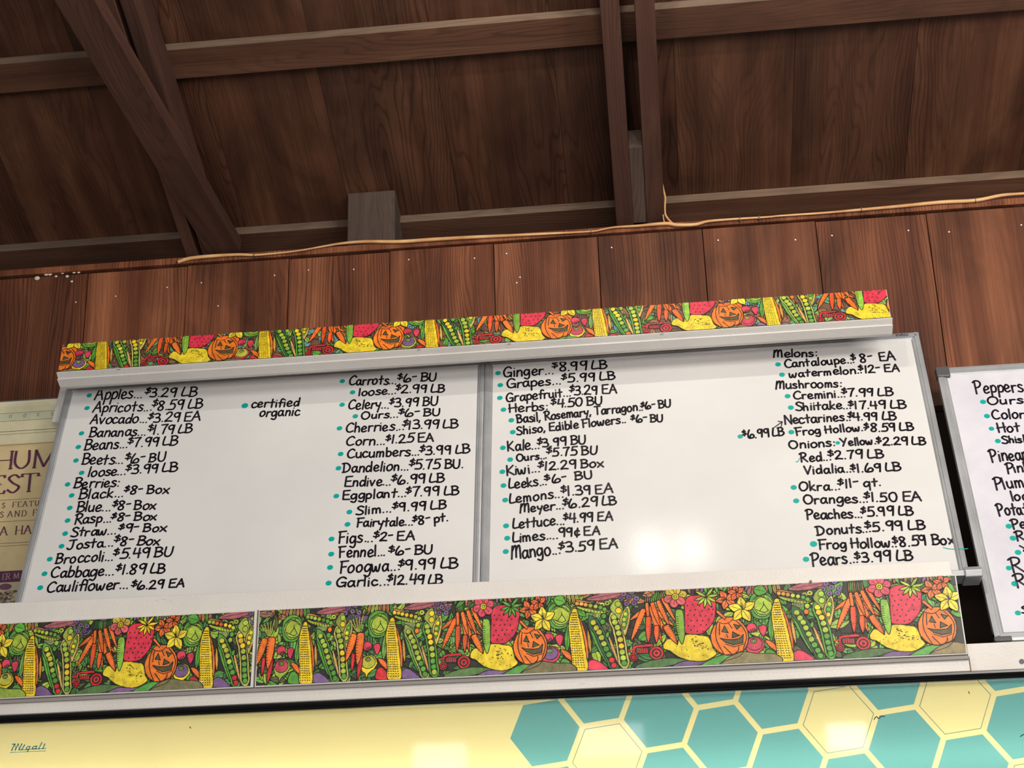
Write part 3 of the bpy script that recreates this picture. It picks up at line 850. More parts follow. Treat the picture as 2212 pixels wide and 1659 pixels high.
LE = [("Peppers", 470, 478, 800, 466, 82), ("Ours.", 555, 555, 830, 545, 55), ("Colored", 590, 655, 905, 645, 64), ("Hot", 628, 748, 780, 738, 64), ("Shishito", 655, 822, 940, 808, 48),
 ("Pineapple", 580, 948, 950, 925, 82), ("Pink", 685, 1028, 850, 1015, 66), ("Plums", 605, 1142, 860, 1118, 82), ("loose", 722, 1218, 930, 1205, 66),
 ("Potatoes", 630, 1322, 960, 1298, 80), ("Peas", 722, 1410, 920, 1395, 66), ("Red", 752, 1496, 920, 1482, 62)]
for s_ in LE: words(B3, s_, OE, S1, .0014)
OF = (2100, 1060)
S4 = 4.879
for s_ in [("Y", 520, 640, 600, 632, 60), ("R", 415, 862, 545, 850, 150), ("R", 462, 1030, 590, 1018, 150), ("S", 528, 1290, 620, 1284, 75)]:
    words(B3, s_, OF, S4, .0014)
dots(B3, [(522, 536), (549, 634), (580, 721, 6), (624, 806, 6.4)], OE, S1, .0014)
dots(B3, [(387, 374), (430, 500), (484, 650), (387, 815, 6), (447, 980), (483, 1288, 6)], OF, S4, .0014)

# white scrap sticking out behind the left board
u0, v0 = WB.uv(131, 912, -.02); u1, v1 = WB.uv(150, 836, -.02)
o = box('white_batten_end', (u1 - .028, -1.745, v0, v1 + .012, -.034, -.0165), M_trim, None, WB.M, .001)
tag(o, 'short white painted batten end sticking out behind the top left of the left whiteboard', 'batten')

# ================================================================ PRINTED VEGETABLE FRIEZE
OR, RED, PNK, YEL, YG, GRN, DG, PUR, BRN, BLK = (0.86, 0.17, 0.02), (0.66, 0.03, 0.035), (0.70, 0.05, 0.10), (0.86, 0.60, 0.02), (0.42, 0.55, 0.05), (0.11, 0.36, 0.04), (0.035, 0.13, 0.035), (0.20, 0.11, 0.26), (0.30, 0.14, 0.06), (0.028, 0.026, 0.018)
LINE = (0.016, 0.012, 0.010)


def clip_poly(P, x0, x1, y0, y1):
    for ax, lim, sg in ((0, x0, 1), (0, x1, -1), (1, y0, 1), (1, y1, -1)):
        out = []
        n = len(P)
        for i in range(n):
            a, b_ = P[i - 1], P[i]
            ia, ib = sg * (a[ax] - lim) >= 0, sg * (b_[ax] - lim) >= 0
            if ia != ib:
                t = (lim - a[ax]) / (b_[ax] - a[ax])
                out.append((a[0] + (b_[0] - a[0]) * t, a[1] + (b_[1] - a[1]) * t))
            if ib: out.append(b_)
        P = out
        if len(P) < 3: return []
    return P


class Art:
    """layers of flat colour and black line inside one printed rectangle"""

    def __init__(s, x0, x1, y0, y1, lw):
        s.b = (x0, x1, y0, y1)
        s.V, s.F, s.C = [], [], []
        s.lev = 0
        s.lw = lw
        s.map = lambda u, v: (u, v)
        s.sc = 1

    def put(s, P, c):
        P = clip_poly(P, *s.b)
        if len(P) < 3: return
        w_ = .0004 + s.lev * .000011
        k = len(s.V)
        s.V.extend([(x, -w_, y) for x, y in P])
        if len(P) <= 4:
            s.F.append(tuple(range(k, k + len(P)))); s.C.append(c)
        else:
            for t in geometry.tessellate_polygon([[Vector((x, y, 0)) for x, y in P]]):
                s.F.append(tuple(k + i for i in t)); s.C.append(c)

    def line(s, pts, r=None, c=LINE, closed=False, m=True):
        r = (r or 1.0) * s.lw
        P = [s.map(*p) for p in pts] if m else pts
        if closed: P = P + [P[0]]
        for i in range(len(P) - 1):
            (x, y), (x2, y2) = P[i], P[i + 1]
            L = math.hypot(x2 - x, y2 - y)
            if L < 1e-7: continue
            dx, dy = (x2 - x) / L * r, (y2 - y) / L * r
            s.put([(x - dy - dx * .6, y + dx - dy * .6), (x + dy - dx * .6, y - dx - dy * .6), (x2 + dy + dx * .6, y2 - dx + dy * .6), (x2 - dy + dx * .6, y2 + dx + dy * .6)], c)

    def shape(s, pts, c, smooth=True, out=1.0):
        s.lev += 1
        q = cr(pts, 5, True) if smooth else list(pts)
        s.put([s.map(*p) for p in q], c)
        if out:
            s.line(q, out, closed=True)
        s.lev += 1

    def oval(s, x, y, rx, ry, c, out=1.0, rot=0.0, n=14):
        s.shape([(x + rx * math.cos(a) * math.cos(rot) - ry * math.sin(a) * math.sin(rot), y + rx * math.cos(a) * math.sin(rot) + ry * math.sin(a) * math.cos(rot)) for a in [2 * math.pi * k / n for k in range(n)]], c, False, out)


def vary(c, a=.18):
    f = 1 + random.uniform(-a, a)
    return (min(1, c[0] * f * (1 + random.uniform(-a, a) * .5)), min(1, c[1] * f), min(1, c[2] * f))


def carrot(A, top, tip, wd, c=OR, ticks=True, side=1):
    dx, dy = tip[0] - top[0], tip[1] - top[1]
    L = math.hypot(dx, dy)
    ux, uy = dx / L, dy / L
    nx, ny = -uy, ux
    P = []
    prof = [(0, .55), (.06, .9), (.25, 1), (.5, .95), (.75, .65), (.93, .25), (1, .03)]
    for t, k in prof: P.append((top[0] + ux * L * t + nx * wd * k, top[1] + uy * L * t + ny * wd * k))
    for t, k in reversed(prof): P.append((top[0] + ux * L * t - nx * wd * k, top[1] + uy * L * t - ny * wd * k))
    A.shape(P, vary(c))
    if ticks:
        for t in [.12 + .085 * i for i in range(9)]:
            k = 1 - max(0, t - .5) * 1.2
            a = (top[0] + ux * L * t + side * nx * wd * k, top[1] + uy * L * t + side * ny * wd * k)
            A.line([a, (a[0] - side * nx * wd * .45, a[1] - side * ny * wd * .45)], .8)
    A.lev += 1


def leaf(A, x, y, L, wd, ang, c, vein=True):
    ca, sa = math.cos(ang), math.sin(ang)
    P = [(x + ca * L * t - sa * wd * k, y + sa * L * t + ca * wd * k) for t, k in ((0, 0), (.25, .8), (.55, 1), (.85, .5), (1, 0), (.85, -.5), (.55, -1), (.25, -.8))]
    A.shape(P, c)
    if vein: A.line([(x + ca * L * .1, y + sa * L * .1), (x + ca * L * .85, y + sa * L * .85)], .6)
    A.lev += 1


def pod(A, pts, r, cols, hull=GRN, shell=None):
    """peas in an open pod: points are the pea centres"""
    n = len(pts)
    L_, R_ = [], []
    for i, p in enumerate(pts):
        a, b_ = pts[max(i - 1, 0)], pts[min(i + 1, n - 1)]
        dx, dy = b_[0] - a[0], b_[1] - a[1]
        q = math.hypot(dx, dy)
        k = r * 1.75
        L_.append((p[0] - dy / q * k, p[1] + dx / q * k)); R_.append((p[0] + dy / q * k, p[1] - dx / q * k))
    a, b_ = pts[0], pts[1]
    e0 = (a[0] - (b_[0] - a[0]) * 1.3, a[1] - (b_[1] - a[1]) * 1.3)
    a, b_ = pts[-1], pts[-2]
    e1 = (a[0] - (b_[0] - a[0]) * 1.3, a[1] - (b_[1] - a[1]) * 1.3)
    A.shape([e0] + L_ + [e1] + R_[::-1], vary(hull))
    k = .62
    I = [(p[0] * k + c_[0] * (1 - k), p[1] * k + c_[1] * (1 - k)) for p, c_ in zip(L_, pts)]
    J = [(p[0] * k + c_[0] * (1 - k), p[1] * k + c_[1] * (1 - k)) for p, c_ in zip(R_, pts)]
    A.shape([pts[0]] + I + [pts[-1]] + J[::-1], BLK, True, .6)
    for i, p in enumerate(pts):
        A.oval(p[0], p[1], r, r * 1.04, vary(cols[min(int(i / n * len(cols)), len(cols) - 1)], .12), .8, n=10)


def Bc(x, y): return ((x - 20) / 1360, (1545 - .045 * x - y) / 1360)
def Cc(x, y): return ((x + 1805) / 1360, (1540 - .05 * x - y) / 1360)
def Pc(x, y): return ((x - 1845) / 1360, (1560 - .043 * x - y) / 1360)


def flower(A, x, y, r, petals, cen, nn=6):
    for i in range(nn):
        a = 2 * math.pi * i / nn + .3
        c = petals[0] if math.sin(a) > 0 else petals[-1]
        A.oval(x + math.cos(a) * r * .62, y + math.sin(a) * r * .62, r * .44, r * .38, vary(c, .1), 1.0, a)
        A.line([(x + math.cos(a) * r * .35, y + math.sin(a) * r * .35), (x + math.cos(a) * r * .75, y + math.sin(a) * r * .75)], .6)
    A.oval(x, y, r * .30, r * .30, cen)
    A.oval(x, y, r * .14, r * .14, vary(YG), .8)


def lily(A, x, y, r, c, rot=0):
    for a in (0.2, 1.35, 2.5, 3.7, 4.9):
        leaf(A, x, y, r, r * .30, a + rot, vary(c, .12))
    for a in (.9, 1.2, 1.5, 1.8): A.line([(x, y), (x + math.cos(a + rot) * r * .5, y + math.sin(a + rot) * r * .5)], .6)
    A.lev += 1


def background(A, u0, u1, base, seed, dense=1.0, brown=False):
    rnd = random.Random(seed)
    gs = [GRN, (.06, .20, .05), YG, (.09, .28, .06), (.18, .44, .08), (.34, .48, .07), (.12, .14, .05)]
    tops = gs + [PUR, (.35, .16, .10), (.5, .2, .08)]
    if brown: gs = [(.12, .36, .16), (.28, .45, .10), (.16, .36, .38), BRN, BRN, GRN]; tops = gs
    n = int((u1 - u0) * 85 * dense)
    for i in range(n):
        x, y = rnd.uniform(u0, u1), rnd.uniform(-.02, 1.0)
        c = rnd.choice(tops if y > .8 else gs)
        leaf(A, x, y, rnd.uniform(.12, .26), rnd.uniform(.025, .06), rnd.uniform(0, 6.28), c)
        if i % 4: A.lev -= 3
    A.lev += 3
    for i in range(int((u1 - u0) * 26)):
        x, y = rnd.uniform(u0, u1), rnd.uniform(.0, .98)
        a = rnd.uniform(-.5, .5) + 1.57
        L = rnd.uniform(.08, .2)
        A.line(cr([(x, y), (x + math.cos(a) * L * .5 + .02, y + math.sin(a) * L * .5), (x + math.cos(a + .6) * L, y + math.sin(a + .6) * L)], 4), .8)
    A.lev += 1


def groupA(A, ox, seed):
    rnd = random.Random(seed)
    m0 = A.map
    A.map = lambda u, v: m0(u + ox, v)
    # leafy top
    for k in range(9):
        leaf(A, .02 + k * .055, .84, .17, .022, 1.2 + k * .07, rnd.choice([GRN, YG, (.5, .3, .05), (.55, .18, .12)]))
    leaf(A, .62, .98, .45, .06, -.12, (.45, .16, .10)); leaf(A, .55, .90, .5, .05, .14, (.42, .12, .14))
    for x, y in ((.96, .88), (1.0, .95), (1.06, .9), (1.1, .97), (1.15, .88), (1.03, .82), (1.12, .82), (.74, .82), (.80, .84)):
        A.oval(x, y, .036, .034, vary(PUR if x > .9 else YG, .3), .8); A.oval(x, y, .012, .012, BLK, 0)
    # cabbage
    A.shape([Bc(*p) for p in [(160, 420), (260, 330), (380, 320), (480, 380), (520, 500), (500, 680), (440, 760), (330, 800), (200, 770), (150, 660), (140, 540)]], vary(GRN))
    A.shape([Bc(*p) for p in [(180, 620), (190, 480), (270, 400), (370, 370), (480, 430), (510, 560), (470, 680), (370, 750), (260, 740)]], vary((.26, .48, .07)))
    A.oval(*Bc(350, 570), .108, .115, vary(YG, .1))
    A.line([Bc(*p) for p in [(225, 630), (290, 660), (360, 560), (365, 500)]], .9)
    A.line([Bc(*p) for p in [(290, 660), (370, 690), (430, 650), (365, 540)]], .9)
    A.line(cr([Bc(*p) for p in [(210, 470), (300, 400), (380, 430), (470, 500)]], 4), .9)
    A.line([Bc(*p) for p in [(360, 430), (390, 370), (450, 370)]], .9)
    A.lev += 1
    # frilly leaf under the cabbage
    for k in range(5):
        a = Bc(180 + k * 45, 800); A.line([a, (a[0], a[1] - .05)], .8)
    A.lev += 1
    leaf(A, *Bc(430, 1180), .34, .035, 1.5, rnd.choice([GRN, (.2, .4, .08)]))
    leaf(A, *Bc(760, 1330), .55, .035, 1.72, vary(OR), False)
    leaf(A, *Bc(810, 1230), .32, .02, 1.65, vary((.6, .35, .06)), False)
    # radishes
    A.oval(*Bc(140, 945), .060, .058, vary(PNK, .1)); A.line([Bc(80, 1010), Bc(60, 1060)], 1.0)
    for k in range(3):
        a = Bc(120 + 28 * k, 980 - 12 * k); A.line([a, (a[0] + .014, a[1] - .028)], 1.2)
    A.lev += 1
    A.shape([Bc(*p) for p in [(250, 940), (290, 905), (350, 900), (375, 950), (360, 1020), (320, 1095), (275, 1040)]], vary(PNK, .1))
    # turnip with its tail and slices
    tc = rnd.choice([PUR, (.52, .50, .05), (.55, .06, .10)])
    A.shape([Bc(*p) for p in [(20, 1260), (60, 1380), (110, 1420), (130, 1500), (160, 1430), (220, 1370), (270, 1330), (320, 1230), (250, 1110), (100, 1120)]], vary(rnd.choice([YEL, YG, PNK])))
    A.oval(*Bc(160, 1220), .094, .083, tc)
    A.oval(*Bc(155, 1170), .034, .028, vary(YG)); A.oval(*Bc(155, 1165), .017, .012, (.6, .55, .4))
    A.shape([Bc(*p) for p in [(330, 1160), (410, 1170), (480, 1230), (500, 1350), (450, 1320), (380, 1250)]], vary(OR))
    A.shape([Bc(*p) for p in [(300, 1510), (310, 1380), (370, 1310), (460, 1350), (500, 1430), (500, 1520)]], vary(rnd.choice([PUR, GRN, RED])))
    # bulb between corn and pod
    A.shape([Bc(*p) for p in [(750, 1500), (760, 1380), (840, 1330), (940, 1370), (1040, 1450), (1060, 1500)]], vary(rnd.choice([PUR, PNK, GRN])))
    # corn
    A.shape([Bc(*p) for p in [(545, 460), (580, 440), (615, 465), (640, 600), (680, 800), (710, 1000), (735, 1250), (745, 1510), (515, 1515), (500, 1300), (480, 1000), (470, 760), (490, 600)]], vary(YEL, .05), True, 1.2)
    for r_ in range(24):
        y = 520 + r_ * 41
        f = r_ / 23
        lx, rx = 505 + (15 if r_ < 4 else -15 + f * 15), 605 + f * 115
        nn = 5
        for j in range(nn):
            x = lx + (rx - lx) * (j + .5) / nn + rnd.uniform(-4, 4)
            a = Bc(x - 8, y + rnd.uniform(-4, 4)); b_ = Bc(x + 8, y)
            A.line([a, b_], 1.05)
    A.lev += 1
    # upper horizontal pod
    pal = rnd.choice([[YEL, YEL, YG], [YG, OR, YEL, YG], [(.8, .35, .05), YG, GRN], [YG, GRN]])
    A.shape([Bc(*p) for p in [(600, 300), (700, 300), (880, 350), (1040, 400), (1110, 470), (1100, 520), (960, 530), (760, 480), (610, 430)]], vary((.55, .24, .08)))
    A.shape([Bc(*p) for p in [(600, 335), (800, 350), (1000, 400), (1090, 460), (1000, 470), (800, 430), (610, 395)]], BLK)
    for i, p in enumerate([(620, 355), (690, 362), (758, 380), (835, 397), (918, 412), (995, 430), (1062, 462)]):
        A.oval(*Bc(*p), .027, .027, vary(pal[i * len(pal) // 7]), .7, n=9)
    A.shape([Bc(*p) for p in [(610, 405), (760, 440), (930, 480), (1100, 510), (1000, 535), (820, 515), (660, 460)]], vary(YG))
    for k in range(8):
        a = Bc(690 + 50 * k, 490 + 6 * k); A.line([a, (a[0], a[1] + .022)], .8)
    A.lev += 1
    for k in range(7):
        a = Bc(835 + 22 * k, 600); A.line([a, (a[0] - .012 + .004 * k, a[1] + .05)], .8, (.45, .5, .2))
    A.lev += 1
    # pods
    pal = rnd.choice([[YG, YG, GRN], [YEL, YG, YG, GRN], [(.6, .55, .05), YG, GRN, RED], [YEL, YG, GRN, OR]])
    leaf(A, *Bc(1060, 1400), .62, .03, 1.93, vary(GRN), False)
    pod(A, [Bc(*p) for p in [(870, 690), (915, 785), (958, 858), (990, 955), (1025, 1060), (1058, 1150), (1098, 1245), (1140, 1340), (1170, 1430)]], .035, pal, rnd.choice([GRN, (.35, .4, .1), DG]))
    leaf(A, *Bc(1260, 1460), .5, .018, 1.85, vary((.7, .4, .12)), False)
    for p in ((1045, 580), (1022, 680)): A.oval(*Bc(*p), .030, .034, vary(rnd.choice([YG, OR, GRN])), .8)
    A.shape([Bc(*p) for p in [(1060, 890), (1115, 850), (1110, 940), (1070, 950)]], vary(GRN))
    pod(A, [Bc(*p) for p in [(1205, 605), (1217, 690), (1253, 780), (1270, 880), (1290, 990), (1303, 1100), (1310, 1205), (1323, 1305), (1335, 1395)]], .036, rnd.choice([[YG, YG, YEL, YG, GRN], [YG, YEL, YG, GRN, YG], [YEL, YG, GRN, GRN]]), rnd.choice([GRN, (.5, .45, .12)]))
    A.shape([Bc(*p) for p in [(1150, 460), (1200, 340), (1290, 280), (1350, 400), (1350, 520), (1290, 640), (1230, 560)]], vary((.30, .36, .06)))
    for p in ((1285, 375), (1285, 487)): A.oval(*Bc(*p), .036, .038, vary(rnd.choice([YEL, YG])), .8)
    A.shape([Bc(*p) for p in [(1430, 410), (1370, 480), (1300, 640), (1330, 800), (1370, 930), (1440, 740), (1470, 560), (1460, 430)]], vary((.62, .42, .10)))
    A.shape([Bc(*p) for p in [(1425, 450), (1375, 540), (1330, 660), (1360, 820), (1410, 700), (1440, 560)]], vary(GRN), True, .7)
    for p in ((1395, 548), (1370, 645), (1362, 730)): A.oval(*Bc(*p), .027, .030, vary(rnd.choice([YEL, YG, GRN])), .7)
    A.map = m0


def carrots2(A, ox, c=OR):
    m0 = A.map
    A.map = lambda u, v: m0(u + ox, v)
    leaf(A, *Pc(230, 1530), .42, .03, 1.45, vary(RED), False)
    carrot(A, Pc(150, 740), Pc(10, 1220), .045, c, True, -1)
    carrot(A, Pc(140, 1080), Pc(120, 1400), .025, RED, True, -1)
    carrot(A, Pc(270, 720), Pc(220, 1290), .052, c, True, -1)
    for k in range(5): A.line([Pc(200 + 10 * k, 700), Pc(60 + 60 * k, 500 - 20 * k)], .9, (.45, .42, .08))
    A.lev += 1
    A.map = m0


def groupB(A, ox, seed):
    rnd = random.Random(seed)
    m0 = A.map
    A.map = lambda u, v: m0(u + ox, v)
    for k in range(10):
        leaf(A, 1.25 + .025 * k, .80, .19, .012, 1.45 + .03 * k, rnd.choice([(.25, .22, .08), GRN, BRN, DG]), False)
    for k in range(12):
        leaf(A, 1.72 + .065 * k, .90, .12, .02, rnd.uniform(1, 2.1), rnd.choice([(.5, .16, .06), BRN, GRN, PUR]), False)
    # carrot bunch
    o = (1.30, .83)
    for tip, wd in (((1.20, .70), .022), ((1.05, .60), .028), ((1.52, .62), .022), ((1.58, .50), .028), ((1.06, .34), .034), ((1.50, .36), .03), ((1.42, .30), .03)):
        top = (o[0] + (tip[0] - o[0]) * .22 + rnd.uniform(-.02, .02), .80 - abs(tip[0] - o[0]) * .25)
        carrot(A, top, tip, wd, OR, True, 1)
    for (a, b_, wd, c) in (((1.27, .82), (1.28, .56), .022, OR), ((1.33, .82), (1.41, .50), .028, OR), ((1.40, .84), (1.52, .50), .028, OR), ((1.46, .87), (1.60, .55), .025, OR),
                           ((1.28, .64), (1.26, .30), .034, (.80, .09, .02)), ((1.37, .52), (1.36, .30), .032, (.82, .12, .02)), ((1.46, .52), (1.59, .28), .04, OR)):
        carrot(A, a, b_, wd, c, True, 1)
    # tractor
    A.shape([Bc(*p) for p in [(1480, 1110), (1560, 1085), (1760, 1065), (1820, 1085), (1810, 1110), (1560, 1125), (1520, 1150), (1510, 1220), (1480, 1220)]], RED, False)
    A.shape([Bc(*p) for p in [(1520, 1170), (1720, 1130), (1730, 1230), (1540, 1230)]], (.10, .03, .03), False, .6)
    for k in range(5): A.line([Bc(1560 + 36 * k, 1150), Bc(1560 + 36 * k, 1215)], 1.1, RED)
    A.line([Bc(1410, 1180), Bc(1480, 1165)], 1.4, RED); A.line([Bc(1420, 1270), Bc(1500, 1215)], 1.6, RED)
    A.lev += 1
    for (p, r_) in (((1490, 1295), .048), ((1855, 1225), .084)):
        A.oval(*Bc(*p), r_, r_, RED); A.oval(*Bc(*p), r_ * .66, r_ * .66, BLK, .6); A.oval(*Bc(*p), r_ * .52, r_ * .52, RED, .6)
        A.oval(*Bc(*p), r_ * .22, r_ * .22, BLK, 0)
    # ground leaves
    A.shape([Cc(*p) for p in [(-300, 1520), (-100, 1440), (150, 1390), (420, 1400), (560, 1440), (300, 1500), (0, 1560), (-300, 1600)]], vary((.10, .20, .06)))
    A.shape([Cc(*p) for p in [(250, 1530), (450, 1440), (700, 1440), (850, 1420), (700, 1500), (450, 1540), (250, 1560)]], vary(PUR))
    A.shape([Cc(*p) for p in [(700, 1520), (860, 1420), (1040, 1340), (1220, 1330), (1100, 1440), (960, 1510), (760, 1560)]], vary((.10, .34, .06)))
    A.shape([Cc(*p) for p in [(1000, 1510), (1180, 1360), (1400, 1280), (1620, 1310), (1900, 1320), (1980, 1450), (1500, 1520), (1100, 1550)]], vary(rnd.choice([(.34, .48, .06), (.22, .18, .08), (.14, .36, .07)])))
    A.line(cr([Cc(*p) for p in [(1400, 1290), (1300, 1370), (1100, 1440), (1000, 1510)]], 4), .8)
    # strawberry
    A.shape([Cc(*p) for p in [(560, 360), (640, 310), (830, 300), (990, 300), (1030, 420), (1010, 560), (990, 700), (920, 830), (800, 950), (720, 980), (520, 965), (505, 820), (520, 600), (520, 460)]], vary((.68, .035, .07), .06), True, 1.1)
    for r_ in range(6):
        for j in range(5):
            x = 570 + j * 95 + (40 if r_ % 2 else 0) + rnd.uniform(-14, 14)
            y = 470 + r_ * 88 + rnd.uniform(-14, 14)
            if x > 1030 - max(0, y - 500) * .55: continue
            a = Cc(x, y); A.line([a, (a[0] - .006, a[1] - .010)], 1.5)
    A.lev += 1
    cc = rnd.choice([YEL, YG, GRN])
    for a in (3.4, 3.9, 4.5, 5.1, 5.7, 0.1, .9, 2.6): leaf(A, *Cc(880, 330), .15, .018, a, vary(cc), False)
    # flower, cucumber, squash
    flower(A, *Cc(385, 330), .135, rnd.choice([[(.55, .40, .04), (.72, .08, .12)], [(.72, .08, .12)], [(.6, .42, .05), (.65, .12, .12)]]), YEL)
    A.shape([Cc(*p) for p in [(150, 1150), (230, 1060), (340, 1110), (370, 1160), (400, 1050), (440, 1150), (500, 1000), (620, 985), (760, 1005), (850, 1020), (900, 1100), (930, 1230), (980, 1310), (900, 1380), (760, 1440), (560, 1430), (380, 1370), (250, 1270), (150, 1230)]], vary((.80, .60, .03), .05), True, 1.1)
    for i in range(34):
        x, y = rnd.uniform(560, 880), rnd.uniform(1030, 1250)
        if x < 1030 - (1330 - y) * .5 + 40 and x - 560 < (y - 980) * 1.2 + 60:
            a = Cc(x, y); b2 = (a[0] + rnd.uniform(-.02, .02), a[1] + rnd.uniform(-.016, .016)); A.line([a, b2, (b2[0] + .01, b2[1] + rnd.uniform(-.01, .01))], .7)
    for i in range(14):
        a = Cc(rnd.uniform(180, 850), rnd.uniform(1180, 1390)); A.line([a, (a[0] + .006, a[1])], .8)
    A.lev += 1
    carrot(A, Cc(200, 830), Cc(365, 1150), .04, OR, True, 1)
    A.shape([Cc(*p) for p in [(375, 580), (430, 550), (490, 590), (500, 800), (495, 1000), (440, 1155), (385, 1000), (365, 800)]], vary((.26, .48, .05)))
    for k in range(9):
        a = Cc(378, 680 + 38 * k); A.line([a, (a[0] + .025, a[1])], .8)
    A.lev += 1
    # pumpkin
    A.shape([Cc(*p) for p in [(1020, 780), (1130, 700), (1300, 690), (1420, 790), (1490, 930), (1490, 1080), (1430, 1230), (1300, 1300), (1150, 1335), (1020, 1290), (930, 1180), (900, 1040), (940, 890)]], vary((.86, .20, .02), .05), True, 1.3)
    for q in ([(1020, 790), (985, 950), (1000, 1120), (1090, 1320)], [(1100, 1190), (1150, 1250), (1210, 1320)], [(1330, 1200), (1320, 1260), (1270, 1310)], [(1330, 760), (1430, 880), (1465, 1030), (1400, 1240)], [(1060, 800), (1050, 900), (1045, 990)], [(1200, 790), (1250, 880)]):
        A.line(cr([Cc(*p) for p in q], 4), 1.1)
    A.lev += 1
    A.shape([Cc(*p) for p in [(1030, 760), (1120, 700), (1290, 695), (1210, 780), (1120, 800)]], vary(OR))
    A.shape([Cc(*p) for p in [(1010, 600), (1045, 565), (1170, 700), (1145, 735)]], OR, False)
    for q in ([(1135, 840), (1085, 940), (1185, 960)], [(1280, 810), (1385, 840), (1325, 900)], [(1255, 940), (1360, 1005), (1240, 1045)], [(1050, 1050), (1130, 1070), (1250, 1075), (1350, 1060), (1420, 985), (1400, 1130), (1250, 1165), (1130, 1120)]):
        A.shape([Cc(*p) for p in q], (.09, .08, .03), False, 1.0)
    A.line([Cc(1155, 980), Cc(1170, 1040)], 1.0)
    A.line([Cc(1130, 1150), Cc(1260, 1200), Cc(1410, 1150)], 1.0)
    A.lev += 1
    # lilies and cabbage leaves above the pumpkin
    lily(A, *Cc(1200, 380), .13, (.84, .16, .03), 1.9)
    lily(A, *Cc(1370, 270), .11, (.82, .14, .03), .4)
    lily(A, *Cc(1440, 560), .17, (.88, .68, .04), .3)
    leaf(A, *Cc(1640, 200), .16, .07, -.3, vary(GRN))
    A.map = m0


def frieze(name, parent, P, x0, x1, y0, y1, tiles, vscale, vofs, lw, brown=False):
    A = Art(x0, x1, y0, y1, lw)
    A.put([(x0, y0), (x1, y0), (x1, y1), (x0, y1)], (.16, .08, .045) if brown else BLK)
    A.lev += 1
    sd = 11
    for kind, xc, sc in tiles:          # xc: metre of the tile's zero, sc: metres per unit
        A.map = lambda u, v, xc=xc, sc=sc: (xc + u * sc, y0 + (v - vofs) * vscale)
        lo, hi = {'A': (-.1, 1.12), 'B': (1.0, 2.42), 'P': (-1.4, -1.0), 'Q': (-1.4, -1.0)}[kind]
        A.lev = 1
        background(A, lo, hi, None, sd, .7 if brown else 1.0, brown)
        sd += 1
    base = 60
    for k, (kind, xc, sc) in enumerate(tiles):
        A.map = lambda u, v, xc=xc, sc=sc: (xc + u * sc, y0 + (v - vofs) * vscale)
        A.lev = base + (320 if kind == 'P' and not brown else 0)
        if kind == 'A': groupA(A, 0, 100 + k)
        elif kind == 'B': groupB(A, 0, 200 + k)
        else: carrots2(A, 0, OR)
    print('levels', A.lev)
    return mk(name, A.V, A.F, M_art, parent, P.M, cols=A.C)


# art panels on the front of the white box
def au(px, py): return ART.uv(px, py)


aL = -2.02
seam = au(557, 1400)[0]
aR = au(2075, 1330)[0]
vt = (ART.uv(557, 1315, .018)[1] + ART.uv(2062, 1243, .018)[1]) / 2
vb = (ART.uv(554, 1482, .018)[1] + ART.uv(2088, 1415, .018)[1]) / 2
print('art v', vb, vt, 'x', seam, aR)


def tile_from(pxcorn, pycorn, pxnext, pynext, P=ART):
    a, b_ = P.uv(pxcorn, pycorn)[0], P.uv(pxnext, pynext)[0]
    sc = (b_ - a) / 2.386
    return a - .395 * sc, sc


W0, W1 = .0, .018
p1 = empty('vegetable_sign', frame=ART.M @ Matrix.Translation((aL, 0, vb)))
tag(p1, 'left painted vegetable panel, cut by the photo edge, with one pumpkin face', 'sign', 'painted vegetable panels above the cooler')
box('board', (aL, seam - .003, vb, vt, -.002, W1 - .0006), M_white, p1, ART.M, .0008)
p2 = empty('vegetable_sign', frame=ART.M @ Matrix.Translation((seam, 0, vb)))
tag(p2, 'long right painted vegetable panel with three pumpkin faces', 'sign', 'painted vegetable panels above the cooler')
box('board', (seam + .002, aR, vb, vt, -.002, W1 - .0006), M_white, p2, ART.M, .0008)


class Sh:                                     # art plane shifted to the boards' faces
    pass


AF = PL(3.85, 2.309, 4.43)
AF.M = ART.M @ Matrix.Translation((0, -(W1 - .0006), 0))
x1_, sc1 = tile_from(75, 1372, 450, 1352)
x0_, sc0 = x1_ - 2.386 * sc1, sc1
VS = vt - vb
t1 = [('B', x0_, sc0), ('A', x1_, sc1), ('B', x1_, sc1), ('A', x1_ + 2.386 * sc1, sc1)]
frieze('printed_picture', p1, AF, aL + .006, seam - .009, vb + .003, vt - .004, t1, VS, 0.0, .0011)
x2_, sc2 = tile_from(848, 1334, 1239, 1301)
x3_, sc3 = tile_from(1239, 1301, 1673, 1286)
xa = ART.uv(664, 1345)[0] - .395 * sc2
t2 = [('A', xa, sc2), ('P', x2_ + (xa - x2_) + 1.0 * sc2 * 1.15, sc2), ('A', x2_, sc2), ('B', x2_, sc2), ('A', x3_, sc3), ('B', x3_, sc3), ('A', x3_ + 2.386 * sc3, sc3), ('B', x3_ + 2.386 * sc3, sc3)]
t2 = [('A', xa, sc2 * .96), ('P', seam + 1.37 * sc2, sc2), ('A', x2_, sc2), ('P', x2_ + 1.16 * sc2, sc2), ('B', x2_, sc2), ('A', x3_, sc3), ('B', x3_, sc3), ('A', x3_ + 2.386 * sc3, sc3), ('B', x3_ + 2.386 * sc3, sc3)]
frieze('printed_picture', p2, AF, seam + .005, aR - .003, vb + .003, vt - .003, t2, VS, 0.0, .0011)
